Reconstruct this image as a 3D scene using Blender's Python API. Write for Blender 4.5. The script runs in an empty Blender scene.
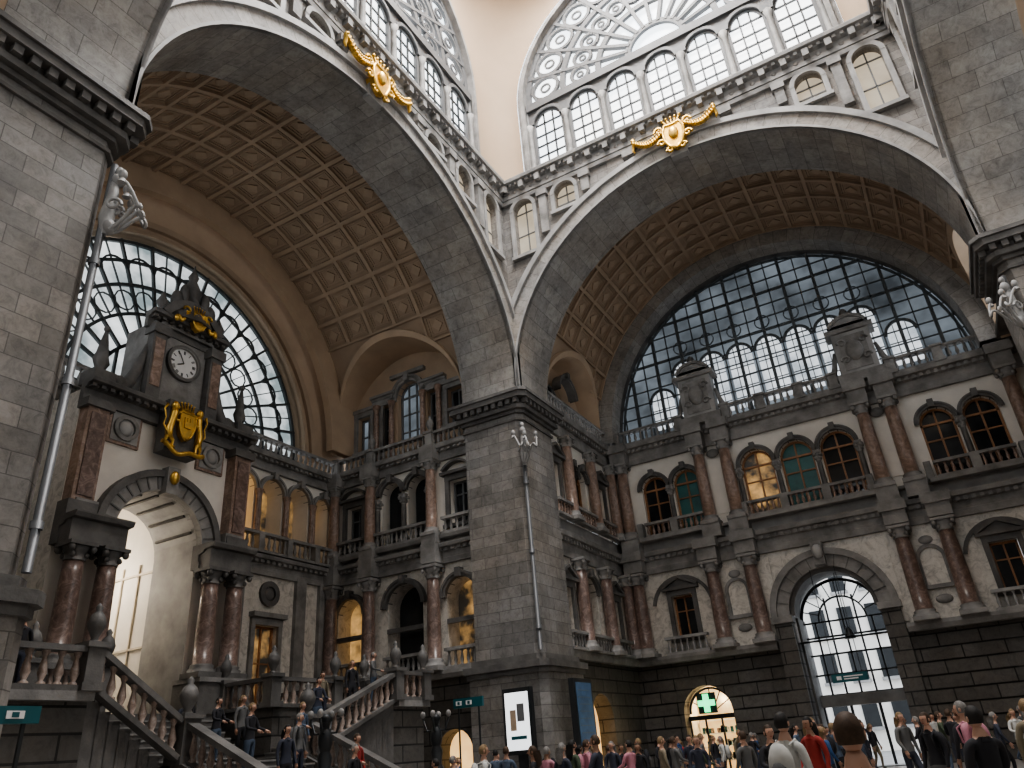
import bpy, bmesh, math, random
from math import sin, cos, pi, sqrt, radians
from mathutils import Vector, Matrix
random.seed(7)
D=bpy.data
# ------------------------------------------------------------------ materials
def newmat(name):
    m=D.materials.new(name); m.use_nodes=True
    nt=m.node_tree; b=nt.nodes['Principled BSDF']; return m,nt,b
def noise(nt,scale,detail=5,rough=.6,vec=None):
    n=nt.nodes.new('ShaderNodeTexNoise'); n.inputs['Scale'].default_value=scale
    n.inputs['Detail'].default_value=detail; n.inputs['Roughness'].default_value=rough
    if vec is None:
        t=nt.nodes.new('ShaderNodeTexCoord'); vec=t.outputs['Object']
    nt.links.new(vec,n.inputs['Vector']); return n
def ramp(nt,fac,stops):
    r=nt.nodes.new('ShaderNodeValToRGB'); e=r.color_ramp.elements
    e[0].position=stops[0][0]; e[0].color=(*stops[0][1],1)
    e[1].position=stops[-1][0]; e[1].color=(*stops[-1][1],1)
    for p,c in stops[1:-1]:
        k=e.new(p); k.color=(*c,1)
    nt.links.new(fac,r.inputs[0]); return r
def mix(nt,a,b,fac,mode='MULTIPLY'):
    m=nt.nodes.new('ShaderNodeMix'); m.data_type='RGBA'; m.blend_type=mode
    if isinstance(fac,(int,float)): m.inputs[0].default_value=fac
    else: nt.links.new(fac,m.inputs[0])
    for s,i in ((a,6),(b,7)):
        if isinstance(s,tuple): m.inputs[i].default_value=(*s,1)
        else: nt.links.new(s,m.inputs[i])
    return m.outputs[2]
def plain(name,c,rough=.7,metal=0,var=.25,scale=1.5,bump=.0,emit=0):
    m,nt,b=newmat(name)
    n=noise(nt,scale)
    lo=tuple(x*(1-var) for x in c); hi=tuple(min(1,x*(1+var)) for x in c)
    r=ramp(nt,n.outputs['Fac'],[(.3,lo),(.7,hi)])
    nt.links.new(r.outputs[0],b.inputs['Base Color'])
    b.inputs['Roughness'].default_value=rough; b.inputs['Metallic'].default_value=metal
    if emit:
        nt.links.new(r.outputs[0],b.inputs['Emission Color']); b.inputs['Emission Strength'].default_value=emit
    if bump:
        bp=nt.nodes.new('ShaderNodeBump'); bp.inputs['Strength'].default_value=bump; bp.inputs['Distance'].default_value=.05
        n2=noise(nt,scale*8); nt.links.new(n2.outputs['Fac'],bp.inputs['Height']); nt.links.new(bp.outputs[0],b.inputs['Normal'])
    return m
def masonry(name,c1,c2,mortar,bw=1.1,rh=.46,var=.5,rough=.65,msize=.012):
    m,nt,b=newmat(name)
    t=nt.nodes.new('ShaderNodeTexCoord')
    br=nt.nodes.new('ShaderNodeTexBrick'); nt.links.new(t.outputs['UV'],br.inputs['Vector'])
    br.inputs['Scale'].default_value=1; br.inputs['Brick Width'].default_value=bw; br.inputs['Row Height'].default_value=rh
    br.inputs['Mortar Size'].default_value=msize; br.inputs['Color1'].default_value=(*c1,1); br.inputs['Color2'].default_value=(*c2,1)
    br.inputs['Mortar'].default_value=(*mortar,1); br.inputs['Bias'].default_value=0
    n=noise(nt,.55,9,.75,t.outputs['Object']); r=ramp(nt,n.outputs['Fac'],[(.3,(1-var,)*3),(.5,(.86,.85,.84)),(.68,(1.0,1.0,1.0))])
    n2=noise(nt,3.2,8,.8,t.outputs['Object']); n2.inputs['Distortion'].default_value=.8
    r2=ramp(nt,n2.outputs['Fac'],[(.34,(.55,.545,.54)),(.5,(.85,.84,.83)),(.66,(1,1,1))])
    n3=noise(nt,.25,4,.6,t.outputs['Object']); r3=ramp(nt,n3.outputs['Fac'],[(.4,(1,1,1)),(.65,(1,.93,.85))])
    c=mix(nt,br.outputs['Color'],r.outputs[0],1.0); c=mix(nt,c,r2.outputs[0],1.0); c=mix(nt,c,r3.outputs[0],1.0)
    nt.links.new(c,b.inputs['Base Color']); b.inputs['Roughness'].default_value=rough
    bp=nt.nodes.new('ShaderNodeBump'); bp.inputs['Strength'].default_value=.5; bp.inputs['Distance'].default_value=.04; bp.invert=True
    nt.links.new(br.outputs['Fac'],bp.inputs['Height']); nt.links.new(bp.outputs[0],b.inputs['Normal'])
    return m
def marble(name,c1,c2,c3,scale=2.5,rough=.3):
    m,nt,b=newmat(name)
    n=noise(nt,scale,8,.75); n.inputs['Distortion'].default_value=1.2
    r=ramp(nt,n.outputs['Fac'],[(.32,c1),(.5,c2),(.68,c3)])
    nt.links.new(r.outputs[0],b.inputs['Base Color']); b.inputs['Roughness'].default_value=rough
    return m
def emis(name,c1,c2,s,scale=.5,stops=(.35,.65)):
    m,nt,b=newmat(name)
    n=noise(nt,scale,4,.6); r=ramp(nt,n.outputs['Fac'],[(stops[0],c1),(stops[1],c2)])
    b.inputs['Base Color'].default_value=(.05,.06,.07,1); b.inputs['Roughness'].default_value=.3
    nt.links.new(r.outputs[0],b.inputs['Emission Color']); b.inputs['Emission Strength'].default_value=s
    return m
STONE=masonry('grey_limestone_blocks',(.36,.355,.35),(.23,.228,.226),(.15,.147,.145))
STONEL=masonry('light_limestone_blocks',(.48,.475,.465),(.36,.355,.35),(.24,.237,.23),bw=1.4,rh=.7,var=.45)
DARKST=masonry('dark_rusticated_stone',(.17,.165,.16),(.12,.117,.113),(.03,.03,.03),bw=1.6,rh=.55,msize=.03,var=.3)
GREY=plain('carved_grey_stone',(.25,.243,.235),.7,var=.4,scale=1.2,bump=.3)
GREYD=plain('dark_grey_stone',(.13,.125,.12),.6,var=.4,scale=1.2,bump=.3)
GREYL=plain('pale_grey_stone',(.32,.315,.31),.6,var=.3,scale=1.0)
TRAC=plain('tracery_stone',(.12,.12,.122),.6,var=.2,scale=1.0)
CREAM=plain('cream_stucco',(.78,.745,.69),.7,var=.1,scale=.8)
CREAMM=marble('veined_cream_marble',(.34,.32,.29),(.64,.605,.55),(.78,.745,.69),2.4,.35)
TAN=plain('tan_plaster',(.47,.355,.255),.8,var=.12,scale=.6)
TANL=plain('pendentive_plaster',(.4,.3,.21),.8,var=.06,scale=.4)
VAULT=plain('vault_coffer_brown',(.36,.27,.195),.8,var=.12,scale=.7)
VAULTL=plain('vault_rib_tan',(.41,.31,.225),.8,var=.12,scale=.7)
RED=marble('red_brown_marble',(.08,.055,.047),(.18,.125,.105),(.36,.27,.24),3,.3)
ORANGE=marble('rose_brown_marble',(.13,.09,.07),(.28,.195,.155),(.46,.35,.3),2.4,.3)
BALM=marble('baluster_marble',(.17,.12,.1),(.3,.235,.2),(.44,.37,.33),4,.35)
GOLD=plain('gilded_metal',(.75,.48,.12),.35,.85,var=.25,scale=4)
IRON=plain('painted_iron',(.03,.033,.036),.5,.3,var=.2)
IRONG=plain('grey_green_iron',(.07,.08,.085),.5,.2,var=.2)
IRONB=plain('blue_grey_iron',(.1,.112,.12),.5,.2,var=.2)
IRONL=plain('pale_window_bars',(.16,.165,.17),.6,.0,var=.1)
SILVER=plain('zinc_pipe',(.11,.113,.118),.5,.4,var=.2)
WOOD=plain('oak_frame',(.33,.17,.08),.5,var=.3,scale=3)
GLASSD=plain('dark_glass',(.02,.022,.025),.08,var=.3)
GLASSW=emis('warm_lit_glass',(.02,.015,.01),(.95,.55,.2),.8,.9,(.42,.75))
GLASST=plain('teal_blind',(.03,.14,.14),.4,var=.3)
SKYG=emis('sky_glass',(.7,.77,.83),(1,.99,.97),3.8,.25)
GL_L=emis('frosted_glass',(.22,.27,.28),(.92,.95,.96),1.3,.45,(.38,.64))
GL_R=emis('smoked_glass',(.05,.058,.066),(.26,.3,.34),.8,.28,(.36,.66))
GL_B=emis('bright_pane',(.42,.47,.52),(.92,.96,1),1.15,.8)
BLIND=emis('niche_pane',(.6,.48,.33),(.88,.76,.58),.75,.4)
WARM=emis('warm_interior',(.7,.36,.12),(1,.65,.28),1.5,.6)
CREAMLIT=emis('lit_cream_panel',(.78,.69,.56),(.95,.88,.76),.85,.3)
DOMEFILL=emis('dome_fill_glow',(.95,.95,.96),(1,.99,.97),40,.3)  # strong glow for the added fill disc in the dome
WHITE=emis('white_screen',(.85,.88,.9),(1,1,1),1.6,.5)
BLUE=emis('blue_screen',(.01,.03,.07),(.03,.08,.15),.7,3)
TEALS=plain('teal_sign',(.01,.1,.12),.5,var=.1)
WHITEP=plain('white_paint',(.8,.8,.8),.5,var=.03)
CREAMP=plain('cream_paint',(.62,.56,.46),.5,var=.03)
GREEN=emis('green_neon',(.0,.8,.25),(.1,1,.4),2.5,.5)
FLOORM=plain('polished_floor',(.3,.28,.26),.3,var=.2)
# ------------------------------------------------------------------ mesh builder
class MB:
    def __init__(s,f=None): s.v=[];s.f=[];s.m=[];s.sm=[];s.uv={};s.mats=[];s.fn=f or (lambda u,n,z:(u,n,z))
    def mi(s,m):
        if m not in s.mats: s.mats.append(m)
        return s.mats.index(m)
    def V(s,p): s.v.append(Vector(s.fn(*p))); return len(s.v)-1
    def face(s,pts,m,uv=None,smooth=False):
        s.f.append([s.V(p) for p in pts]); s.m.append(s.mi(m)); s.sm.append(smooth)
        if uv: s.uv[len(s.f)-1]=uv
    def fi(s,idx,m,smooth=False): s.f.append(list(idx)); s.m.append(s.mi(m)); s.sm.append(smooth)
    def box(s,u0,u1,n0,n1,z0,z1,m):
        i=[s.V(p) for p in ((u0,n0,z0),(u1,n0,z0),(u1,n1,z0),(u0,n1,z0),(u0,n0,z1),(u1,n0,z1),(u1,n1,z1),(u0,n1,z1))]
        for q in ((0,1,2,3),(4,5,6,7),(0,1,5,4),(1,2,6,5),(2,3,7,6),(3,0,4,7)): s.fi([i[k] for k in q],m)
    def bar(s,p0,p1,w,h,m,up=(0,0,1)):
        p0=Vector(p0);p1=Vector(p1);d=(p1-p0)
        if d.length<1e-5:return
        d.normalize();U=Vector(up); sd=d.cross(U)
        if sd.length<1e-3: sd=d.cross(Vector((1,0,0)))
        sd.normalize();uu=sd.cross(d)
        i=[]
        for p in (p0,p1):
            for a,b in ((-1,-1),(1,-1),(1,1),(-1,1)): i.append(s.V(tuple(p+sd*(a*w/2)+uu*(b*h/2))))
        for q in ((0,1,2,3),(4,5,6,7),(0,1,5,4),(1,2,6,5),(2,3,7,6),(3,0,4,7)): s.fi([i[k] for k in q],m)
    def poly(s,pts,w,h,m,up=(0,1,0)):
        for a,b in zip(pts[:-1],pts[1:]): s.bar(a,b,w,h,m,up)
    def arc(s,uc,zc,r,a0,a1,n,w,h,m,seg=24):
        s.poly([(uc+r*cos(a0+(a1-a0)*i/seg),n,zc+r*sin(a0+(a1-a0)*i/seg)) for i in range(seg+1)],w,h,m)
    def lathe(s,u,n,prof,m,seg=12,cap=True):
        rows=[[s.V((u+r*cos(2*pi*k/seg),n+r*sin(2*pi*k/seg),z)) for k in range(seg)] for r,z in prof]
        for a,b in zip(rows[:-1],rows[1:]):
            for k in range(seg): s.fi((a[k],a[(k+1)%seg],b[(k+1)%seg],b[k]),m,True)
        if cap: s.fi(rows[-1],m); s.fi(rows[0],m)
    def ball(s,c,rx,ry,rz,m,seg=10,rg=7):
        rows=[[s.V((c[0]+rx*sin(pi*i/rg)*cos(2*pi*k/seg),c[1]+ry*sin(pi*i/rg)*sin(2*pi*k/seg),c[2]+rz*cos(pi*i/rg))) for k in range(seg)] for i in range(rg+1)]
        for a,b in zip(rows[:-1],rows[1:]):
            for k in range(seg): s.fi((a[k],a[(k+1)%seg],b[(k+1)%seg],b[k]),m,True)
    def tube(s,pts,rad,m,seg=8):
        P=[Vector(p) for p in pts]; rows=[]
        for i,p in enumerate(P):
            d=(P[min(i+1,len(P)-1)]-P[max(i-1,0)]).normalized()
            a=d.cross(Vector((0,1,0)))
            if a.length<.1:a=d.cross(Vector((1,0,0)))
            a.normalize();b=d.cross(a); r=rad[i] if isinstance(rad,list) else rad
            rows.append([s.V(tuple(p+a*r*cos(2*pi*k/seg)+b*r*sin(2*pi*k/seg))) for k in range(seg)])
        for a,b in zip(rows[:-1],rows[1:]):
            for k in range(seg): s.fi((a[k],a[(k+1)%seg],b[(k+1)%seg],b[k]),m,True)
        s.fi(rows[0],m); s.fi(rows[-1],m)
    def prof(s,u0,u1,pts,m):
        for (n0,z0),(n1,z1) in zip(pts[:-1],pts[1:]): s.face([(u0,n0,z0),(u1,n0,z0),(u1,n1,z1),(u0,n1,z1)],m)
        s.face([(u0,n,z) for n,z in pts],m); s.face([(u1,n,z) for n,z in pts],m)
    def ring(s,uc,zc,r0,r1,n0,n1,m,a0=0,a1=pi,seg=24,soff=None,back=False,uvs=True):
        for i in range(seg):
            a=a0+(a1-a0)*i/seg;b=a0+(a1-a0)*(i+1)/seg
            def P(r,t,n): return (uc+r*cos(t),n,zc+r*sin(t))
            s.face([P(r0,a,n1),P(r1,a,n1),P(r1,b,n1),P(r0,b,n1)],m,uv=[(0,r0*a),(r1-r0,r0*a),(r1-r0,r0*b),(0,r0*b)])
            if back: s.face([P(r0,a,n0),P(r1,a,n0),P(r1,b,n0),P(r0,b,n0)],m,uv=[(0,r0*a),(r1-r0,r0*a),(r1-r0,r0*b),(0,r0*b)])
            s.face([P(r0,a,n0),P(r0,a,n1),P(r0,b,n1),P(r0,b,n0)],soff or m,uv=[(n0,r0*a),(n1,r0*a),(n1,r0*b),(n0,r0*b)])
            s.face([P(r1,a,n0),P(r1,a,n1),P(r1,b,n1),P(r1,b,n0)],m,uv=[(n0,r0*a),(n1,r0*a),(n1,r0*b),(n0,r0*b)])
    def wall(s,u0,u1,zlo,zhi,ops,m,n=0,depth=.5,rev=None,du=.25):
        """front plane with openings [(ua,ub,lo,hi)] lo/hi const or function of u"""
        F=lambda g,u: g(u) if callable(g) else g
        rev=rev or m
        us={u0,u1}
        for o in ops: us|={o[0],o[1]}
        us=sorted(u for u in us if u0-1e-6<=u<=u1+1e-6); full=[]
        for a,b in zip(us[:-1],us[1:]):
            act=[o for o in ops if o[0]<=a+1e-6 and o[1]>=b-1e-6]
            curved=callable(zlo) or callable(zhi) or any(callable(o[2]) or callable(o[3]) for o in act)
            k=max(1,int((b-a)/du)) if curved else 1
            if curved:
                k=max(k,12); gr=[a+(b-a)*(.5-.5*cos(pi*i/k)) for i in range(k+1)]
            else: gr=[a,b]
            act.sort(key=lambda o:F(o[2],(a+b)/2))
            for x0,x1 in zip(gr[:-1],gr[1:]):
                bo=[zlo]+[q for o in act for q in (o[2],o[3])]+[zhi]
                for lo,hi in zip(bo[0::2],bo[1::2]):
                    A,B_,C,E=F(lo,x0),F(lo,x1),F(hi,x1),F(hi,x0)
                    if C-B_<1e-4 and E-A<1e-4: continue
                    s.face([(x0,n,A),(x1,n,B_),(x1,n,max(C,B_)),(x0,n,max(E,A))],m)
                for o in act:
                    for g in (o[2],o[3]): s.face([(x0,n,F(g,x0)),(x1,n,F(g,x1)),(x1,n-depth,F(g,x1)),(x0,n-depth,F(g,x0))],rev)
        for o in ops:
            for u in (o[0],o[1]):
                a,b=F(o[2],u),F(o[3],u)
                if b-a>.01: s.face([(u,n,a),(u,n,b),(u,n-depth,b),(u,n-depth,a)],rev)
    def obj(s,name,parent=None,split=False):
        me=D.meshes.new(name); me.from_pydata([tuple(v) for v in s.v],[],s.f)
        for m in s.mats: me.materials.append(m)
        me.polygons.foreach_set('material_index',s.m); me.polygons.foreach_set('use_smooth',s.sm)
        uvl=me.uv_layers.new(name='UVMap')
        for p in me.polygons:
            ex=s.uv.get(p.index); nx,ny,nz=(abs(c) for c in p.normal)
            for j,li in enumerate(p.loop_indices):
                if ex: uvl.data[li].uv=ex[j]
                else:
                    c=me.vertices[me.loops[li].vertex_index].co
                    if nz>nx and nz>ny: uvl.data[li].uv=(c.x,c.y)
                    elif nx>ny: uvl.data[li].uv=(c.y,c.z)
                    else: uvl.data[li].uv=(c.x,c.z)
        me.update(); ob=D.objects.new(name,me); bpy.context.scene.collection.objects.link(ob)
        if parent: ob.parent=parent
        return ob
def archf(uc,zs,r): return lambda u: zs+sqrt(max(0,r*r-(u-uc)**2))
XL,XR,YN,YF=-14.2,4.8,7.3,27.0
CX,CY=(XL+XR)/2,(YN+YF)/2; HX,HY=(XR-XL)/2,(YF-YN)/2
def frameR(u,n,z): return (u,38.25-n,z)
def frameRS(u,n,z): return (-14.6+n,u,z)
def frameL(u,n,z): return (-25.7+n,u,z)
def frameLS(u,n,z): return (u,27.55-n,z)
def frameP(u,n,z): return (-23.5+n,u,z)
def fA(u,n,z): return (XL+n,CY+u,z)
def fB(u,n,z): return (CX+u,YF-n,z)
def fC(u,n,z): return (XR-n,CY-u,z)
def fD(u,n,z): return (CX-u,YN+n,z)
# ------------------------------------------------------------------ generic parts
wcount=[0]
def window(fr,uc,zb,zs,hw,n,arched=True,fm=WOOD,gm=GLASSD,nv=1,nh=(.5,),t=.09,parent=None,trans=True):
    B=MB(fr); top=archf(uc,zs,hw) if arched else None
    k=12
    pts=[(uc-hw,n,zb),(uc+hw,n,zb)]
    if arched: pts+=[(uc+hw*cos(pi*i/k),n,zs+hw*sin(pi*i/k)) for i in range(k+1)]
    else: pts+=[(uc+hw,n,zs),(uc-hw,n,zs)]
    B.face(pts,gm)
    m=n+.05
    if arched: B.arc(uc,zs,hw-t/2,0,pi,m,.1,t,fm,14)
    else: B.box(uc-hw,uc+hw,n,n+.1,zs-t,zs,fm)
    B.box(uc-hw,uc-hw+t,n,n+.1,zb,zs,fm);B.box(uc+hw-t,uc+hw,n,n+.1,zb,zs,fm);B.box(uc-hw,uc+hw,n,n+.1,zb,zb+t,fm)
    if trans and arched: B.box(uc-hw,uc+hw,n,n+.1,zs-t/2,zs+t/2,fm)
    for i in range(nv):
        u=uc-hw+2*hw*(i+1)/(nv+1); zt=(zs+sqrt(max(0,hw*hw-(u-uc)**2))-.02) if arched else zs
        B.box(u-t/2.4,u+t/2.4,n,n+.09,zb,zt,fm)
    for h in nh:
        z=zb+(zs-zb)*h; B.box(uc-hw,uc+hw,n,n+.08,z-t/3,z+t/3,fm)
    wcount[0]+=1
    return B.obj('window_%d'%wcount[0],parent)
def entab(B,u0,u1,z0,z1,p,m,dent=True,n0=0,cm=None):
    h=z1-z0
    B.prof(u0,u1,[(n0,z0),(n0+p*.35,z0),(n0+p*.35,z0+h*.28),(n0+p*.3,z0+h*.3),(n0+p*.3,z0+h*.58),(n0+p*.5,z0+h*.66),(n0+p*.55,z0+h*.76),(n0+p*.95,z0+h*.8),(n0+p,z0+h*.95),(n0+p,z1),(n0,z1)],m)
    if dent:
        k=int((u1-u0)/.32)
        for i in range(k):
            u=u0+(u1-u0)*(i+.5)/k; B.box(u-.08,u+.08,n0+p*.3,n0+p*.75,z0+h*.6,z0+h*.76,m)
def baluster(B,u,n,z0,h,m,r=.085):
    B.lathe(u,n,[(r,z0),(r,z0+.08*h),(r*.5,z0+.13*h),(r*1.05,z0+.35*h),(r*.85,z0+.5*h),(r*.45,z0+.78*h),(r*.8,z0+.88*h),(r,z0+h)],m,7,False)
def balus(B,p0,p1,h,m,sp=.34,mb=None,posts=True,r=.085):
    p0=Vector(p0);p1=Vector(p1);L=(p1-p0).length; k=max(1,int(L/sp)); mb=mb or m
    up=Vector((0,0,1))
    B.bar(tuple(p0+up*.06),tuple(p1+up*.06),.3,.12,m); B.bar(tuple(p0+up*(h-.06)),tuple(p1+up*(h-.06)),.34,.13,m)
    for i in range(k):
        p=p0.lerp(p1,(i+.5)/k); baluster(B,p.x,p.y,p.z+.1,h-.2,mb,r)
def pier_post(B,u,n,z0,h,m,w=.5,ball=True):
    B.box(u-w/2-.06,u+w/2+.06,n-w/2-.06,n+w/2+.06,z0,z0+.18,m);B.box(u-w/2,u+w/2,n-w/2,n+w/2,z0+.18,z0+h-.12,m)
    B.box(u-w/2-.07,u+w/2+.07,n-w/2-.07,n+w/2+.07,z0+h-.12,z0+h,m)
    if ball:
        B.lathe(u,n,[(w*.3,z0+h),(w*.18,z0+h+.1),(w*.42,z0+h+.3),(w*.5,z0+h+.45),(w*.36,z0+h+.62),(w*.15,z0+h+.72),(w*.2,z0+h+.8),(.02,z0+h+.9)],m,10)
def colmesh(name,h,r,shaft,stone,flare=True):
    B=MB(); b=r*1.45
    B.box(-b,b,-b,b,0,.18,stone)
    B.lathe(0,0,[(r*1.4,.18),(r*1.42,.28),(r*1.15,.33),(r*1.25,.4),(r*1.02,.46)],stone,16)
    ch=h-.55
    B.lathe(0,0,[(r,.46),(r*1.0,h*.35),(r*.93,h*.7),(r*.86,ch)],shaft,16)
    B.lathe(0,0,[(r*.95,ch),(r*.98,ch+.06),(r*.88,ch+.1),(r*.95,ch+.25),(r*1.25,ch+.42)],stone,16)
    for sx in (-1,1):
        for sy in (-1,1):
            B.ball((sx*r*1.05,sy*r*1.05,ch+.34),.11,.11,.12,stone,6,5)
            B.ball((sx*r*.7,sy*r*.7,ch+.16),.09,.09,.1,stone,6,5)
    B.box(-r*1.35,r*1.35,-r*1.35,r*1.35,ch+.43,h,stone)
    ob=B.obj(name); me=ob.data; D.objects.remove(ob); return me
COL1=colmesh('column_lower_mesh',4.15,.36,RED,GREY)
COL2=colmesh('column_upper_mesh',4.35,.33,ORANGE,GREY)
COLP=colmesh('column_portal_mesh',3.75,.33,RED,GREYD)
COLS=colmesh('colonnette_mesh',2.5,.13,GREYD,GREY)
ccount=[0]
def column(me,fr,u,n,z,parent,s=1,sz=1):
    ob=D.objects.new('marble_column_%d'%ccount[0],me); ccount[0]+=1
    ob.location=fr(u,n,z); ob.scale=(s,s,sz); bpy.context.scene.collection.objects.link(ob); ob.parent=parent; return ob
def pediment(B,uc,hw,z,h,n,p,m,seg=False):
    B.box(uc-hw,uc+hw,n,n+p,z,z+.14,m)
    if seg:
        B.ring(uc,z+.14-hw*.6,hw*1.05,hw*1.17,n,n+p,m,radians(38),radians(142),10)
    else:
        B.face([(uc-hw,n+p*.5,z+.14),(uc+hw,n+p*.5,z+.14),(uc,n+p*.5,z+.14+h)],m)
        B.bar((uc-hw,n+p/2,z+.16),(uc,n+p/2,z+.14+h),p,.13,m,(0,0,1));B.bar((uc+hw,n+p/2,z+.16),(uc,n+p/2,z+.14+h),p,.13,m,(0,0,1))
def rectwin_surround(B,uc,hw,zb,zt,m,ped=True,seg=False):
    t=.22
    B.box(uc-hw-t,uc-hw,0,.14,zb,zt,m);B.box(uc+hw,uc+hw+t,0,.14,zb,zt,m);B.box(uc-hw-t,uc+hw+t,0,.16,zt,zt+.28,m)
    B.box(uc-hw-t-.1,uc+hw+t+.1,0,.25,zb-.15,zb,m)
    if ped: pediment(B,uc,hw+t+.18,zt+.28,.5,0,.32,m,seg)
def archsurround(B,uc,zs,r,t,m,key=True,p=.16):
    B.ring(uc,zs,r,r+t,-.3,p,m,seg=18); B.ring(uc,zs,r+t*.6,r+t*1.1,0,p+.06,m,seg=18)
    if key:
        B.box(uc-.13,uc+.13,0,p+.16,zs+r-.03,zs+r+t+.15,m)
# ------------------------------------------------------------------ floor & hall
B=MB(); B.box(-30,18,-14,39,-.3,0,FLOORM); B.box(-16,6,38.9,62,-.32,-.02,GREYL); B.obj('floor')
ZS=16.6; ZC=28.0
def hall_side(fr,H,name,VV=9.15):
    B=MB(fr)
    def ell(o): return lambda u: ZS+(VV+o)*sqrt(max(0,1-(u/(H+o))**2))
    arch=ell(0); ex=ell(1.12)
    ops=[]
    for k in (1,3,5,7):
        for sg in (-1,1):
            uc=sg*k*H/8.05; hw=.56; zb=max(23.7,ex(abs(uc)-hw)); zs=26.5
            if zb>zs-.05: continue
            ops.append((uc-hw,uc+hw,zb,archf(uc,zs,hw)))
            B.face([(uc-hw,-.34,zb-.1),(uc+hw,-.34,zb-.1),(uc+hw,-.34,zs)]+[(uc+hw*cos(pi*i/10),-.34,zs+hw*sin(pi*i/10)) for i in range(11)],BLIND)
            B.box(uc-.03,uc+.03,-.33,-.28,zb,zs+hw,IRONL); B.box(uc-hw,uc+hw,-.33,-.28,zs-.03,zs+.03,IRONL); B.box(uc-hw,uc+hw,-.33,-.28,(zb+zs)/2-.03,(zb+zs)/2+.03,IRONL)
            B.ring(uc,zs,hw,hw+.2,-.05,.14,GREYL,seg=12); B.box(uc-hw-.25,uc+hw+.25,0,.2,zb-.18,zb,GREYL)
            for s2 in (-1,1): B.box(uc+s2*(hw+.1)-.1,uc+s2*(hw+.1)+.1,0,.12,zb,zs,GREYL)
    for k in range(-3,4):
        u=k*2*H/8.05; zb=max(23.6,ex(max(0,abs(u)-.2)))
        if zb<26.9: B.box(u-.2,u+.2,0,.22,zb,27.1,GREY); B.box(u-.28,u+.28,0,.3,26.7,27.1,GREY)
    k=int(2*H/.95)
    for i in range(k):
        u=-H+2*H*(i+.5)/k; B.box(u-.13,u+.13,.1,.5,27.62,28.0,GREY); B.ball((u+.47,.19,27.62),.13,.06,.13,GREY,7,5)
    B.wall(-H,H,arch,ZC,ops,STONE,0,.35)
    seg=56
    def P(o,a,n):
        c=abs(cos(a))
        if o>0 and c>1e-6: o=min(o,H/c-H)
        return ((H+o)*cos(a),n,ZS+(VV+o)*sin(a))
    def hring(o0,o1,n0,n1,m):
        for i in range(seg):
            a=pi*i/seg;b=pi*(i+1)/seg
            B.face([P(o0,a,n1),P(o1,a,n1),P(o1,b,n1),P(o0,b,n1)],m,uv=[(o0,H*a),(o1,H*a),(o1,H*b),(o0,H*b)])
            for o in (o0,o1): B.face([P(o,a,n0),P(o,a,n1),P(o,b,n1),P(o,b,n0)],m,uv=[(n0,H*a),(n1,H*a),(n1,H*b),(n0,H*b)])
    hring(0,.7,-.1,.1,STONEL); hring(.7,.98,-.1,.24,GREYL); hring(.0,.1,-.05,.16,GREYL)
    for i in range(seg):
        a=pi*i/seg;b=pi*(i+1)/seg
        Q=lambda o,t,n:((H+o)*cos(t),n,ZS+(VV+o)*sin(t))
        B.face([Q(0,a,0),Q(0,b,0),Q(0,b,-3),Q(0,a,-3)],STONEL,uv=[(0,H*a),(0,H*b),(3,H*b),(3,H*a)])
        B.face([Q(0,a,-3),Q(0,b,-3),Q(2,b,-3),Q(2,a,-3)],STONE,uv=[(0,H*a),(0,H*b),(3,H*b),(3,H*a)])
    B.prof(-H,H,[(0,27.1),(.14,27.1),(.18,27.3),(0,27.35)],GREYL)
    entab(B,-H,H,27.35,28.3,.6,GREYL)
    zl=33.4; rl=7.55
    lun=lambda u: zl+sqrt(max(0,rl*rl-u*u))
    def outer(u):
        r2=rl+.45
        return zl+sqrt(max(0,r2*r2-u*u))
    B.wall(-8.0,8.0,28.3,outer,[(-rl,rl,28.75,lun)],GREY,-.05,.5)
    B.ring(0,zl,rl,rl+.22,-.1,.14,GREY,seg=36)
    for sg in (-1,1): B.box(sg*rl-.11+sg*.11,sg*rl+.11+sg*.11,-.1,.14,28.3,zl,GREY)
    w=B.obj(name)
    W=MB(fr)
    W.face([(-rl,-.5,28.75),(rl,-.5,28.75)]+[(rl*cos(pi*i/30),-.5,zl+rl*sin(pi*i/30)) for i in range(31)],SKYG)
    ops=[]
    for k in range(-3,4):
        uc=k*2.13; ops.append((uc-.78,uc+.78,28.95,archf(uc,31.9,.78)))
        W.arc(uc,31.9,.74,0,pi,-.34,.12,.1,IRONL,12)
        for du in (-.26,.26): W.box(uc+du-.04,uc+du+.04,-.42,-.34,28.95,32.6,IRON)
        for zz in (29.7,30.4,31.1,31.9): W.box(uc-.78,uc+.78,-.42,-.34,zz-.04,zz+.04,IRON)
        W.ring(uc,31.9,.78,.95,-.3,-.12,TRAC,seg=12)
    W.wall(-7.5,7.5,28.7,33.3,ops,TRAC,-.22,.2)
    for k in range(-4,4):
        uc=(k+.5)*2.13
        if abs(uc)<7.5: W.lathe(uc,-.15,[(.2,28.8),(.15,29.0),(.13,31.4),(.22,31.8)],GREY,8)
    W.box(-7.5,7.5,-.35,-.05,32.9,33.4,TRAC)
    zb=33.4
    for r in (1.5,3.2,5.3,7.4): W.arc(0,zb,r,0,pi,-.3,.3,.19,TRAC,30)
    for k in range(1,12):
        a=pi*k/12; W.bar((1.5*cos(a),-.3,zb+1.5*sin(a)),(7.5*cos(a),-.3,zb+7.5*sin(a)),.18,.25,TRAC,(0,1,0))
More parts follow.
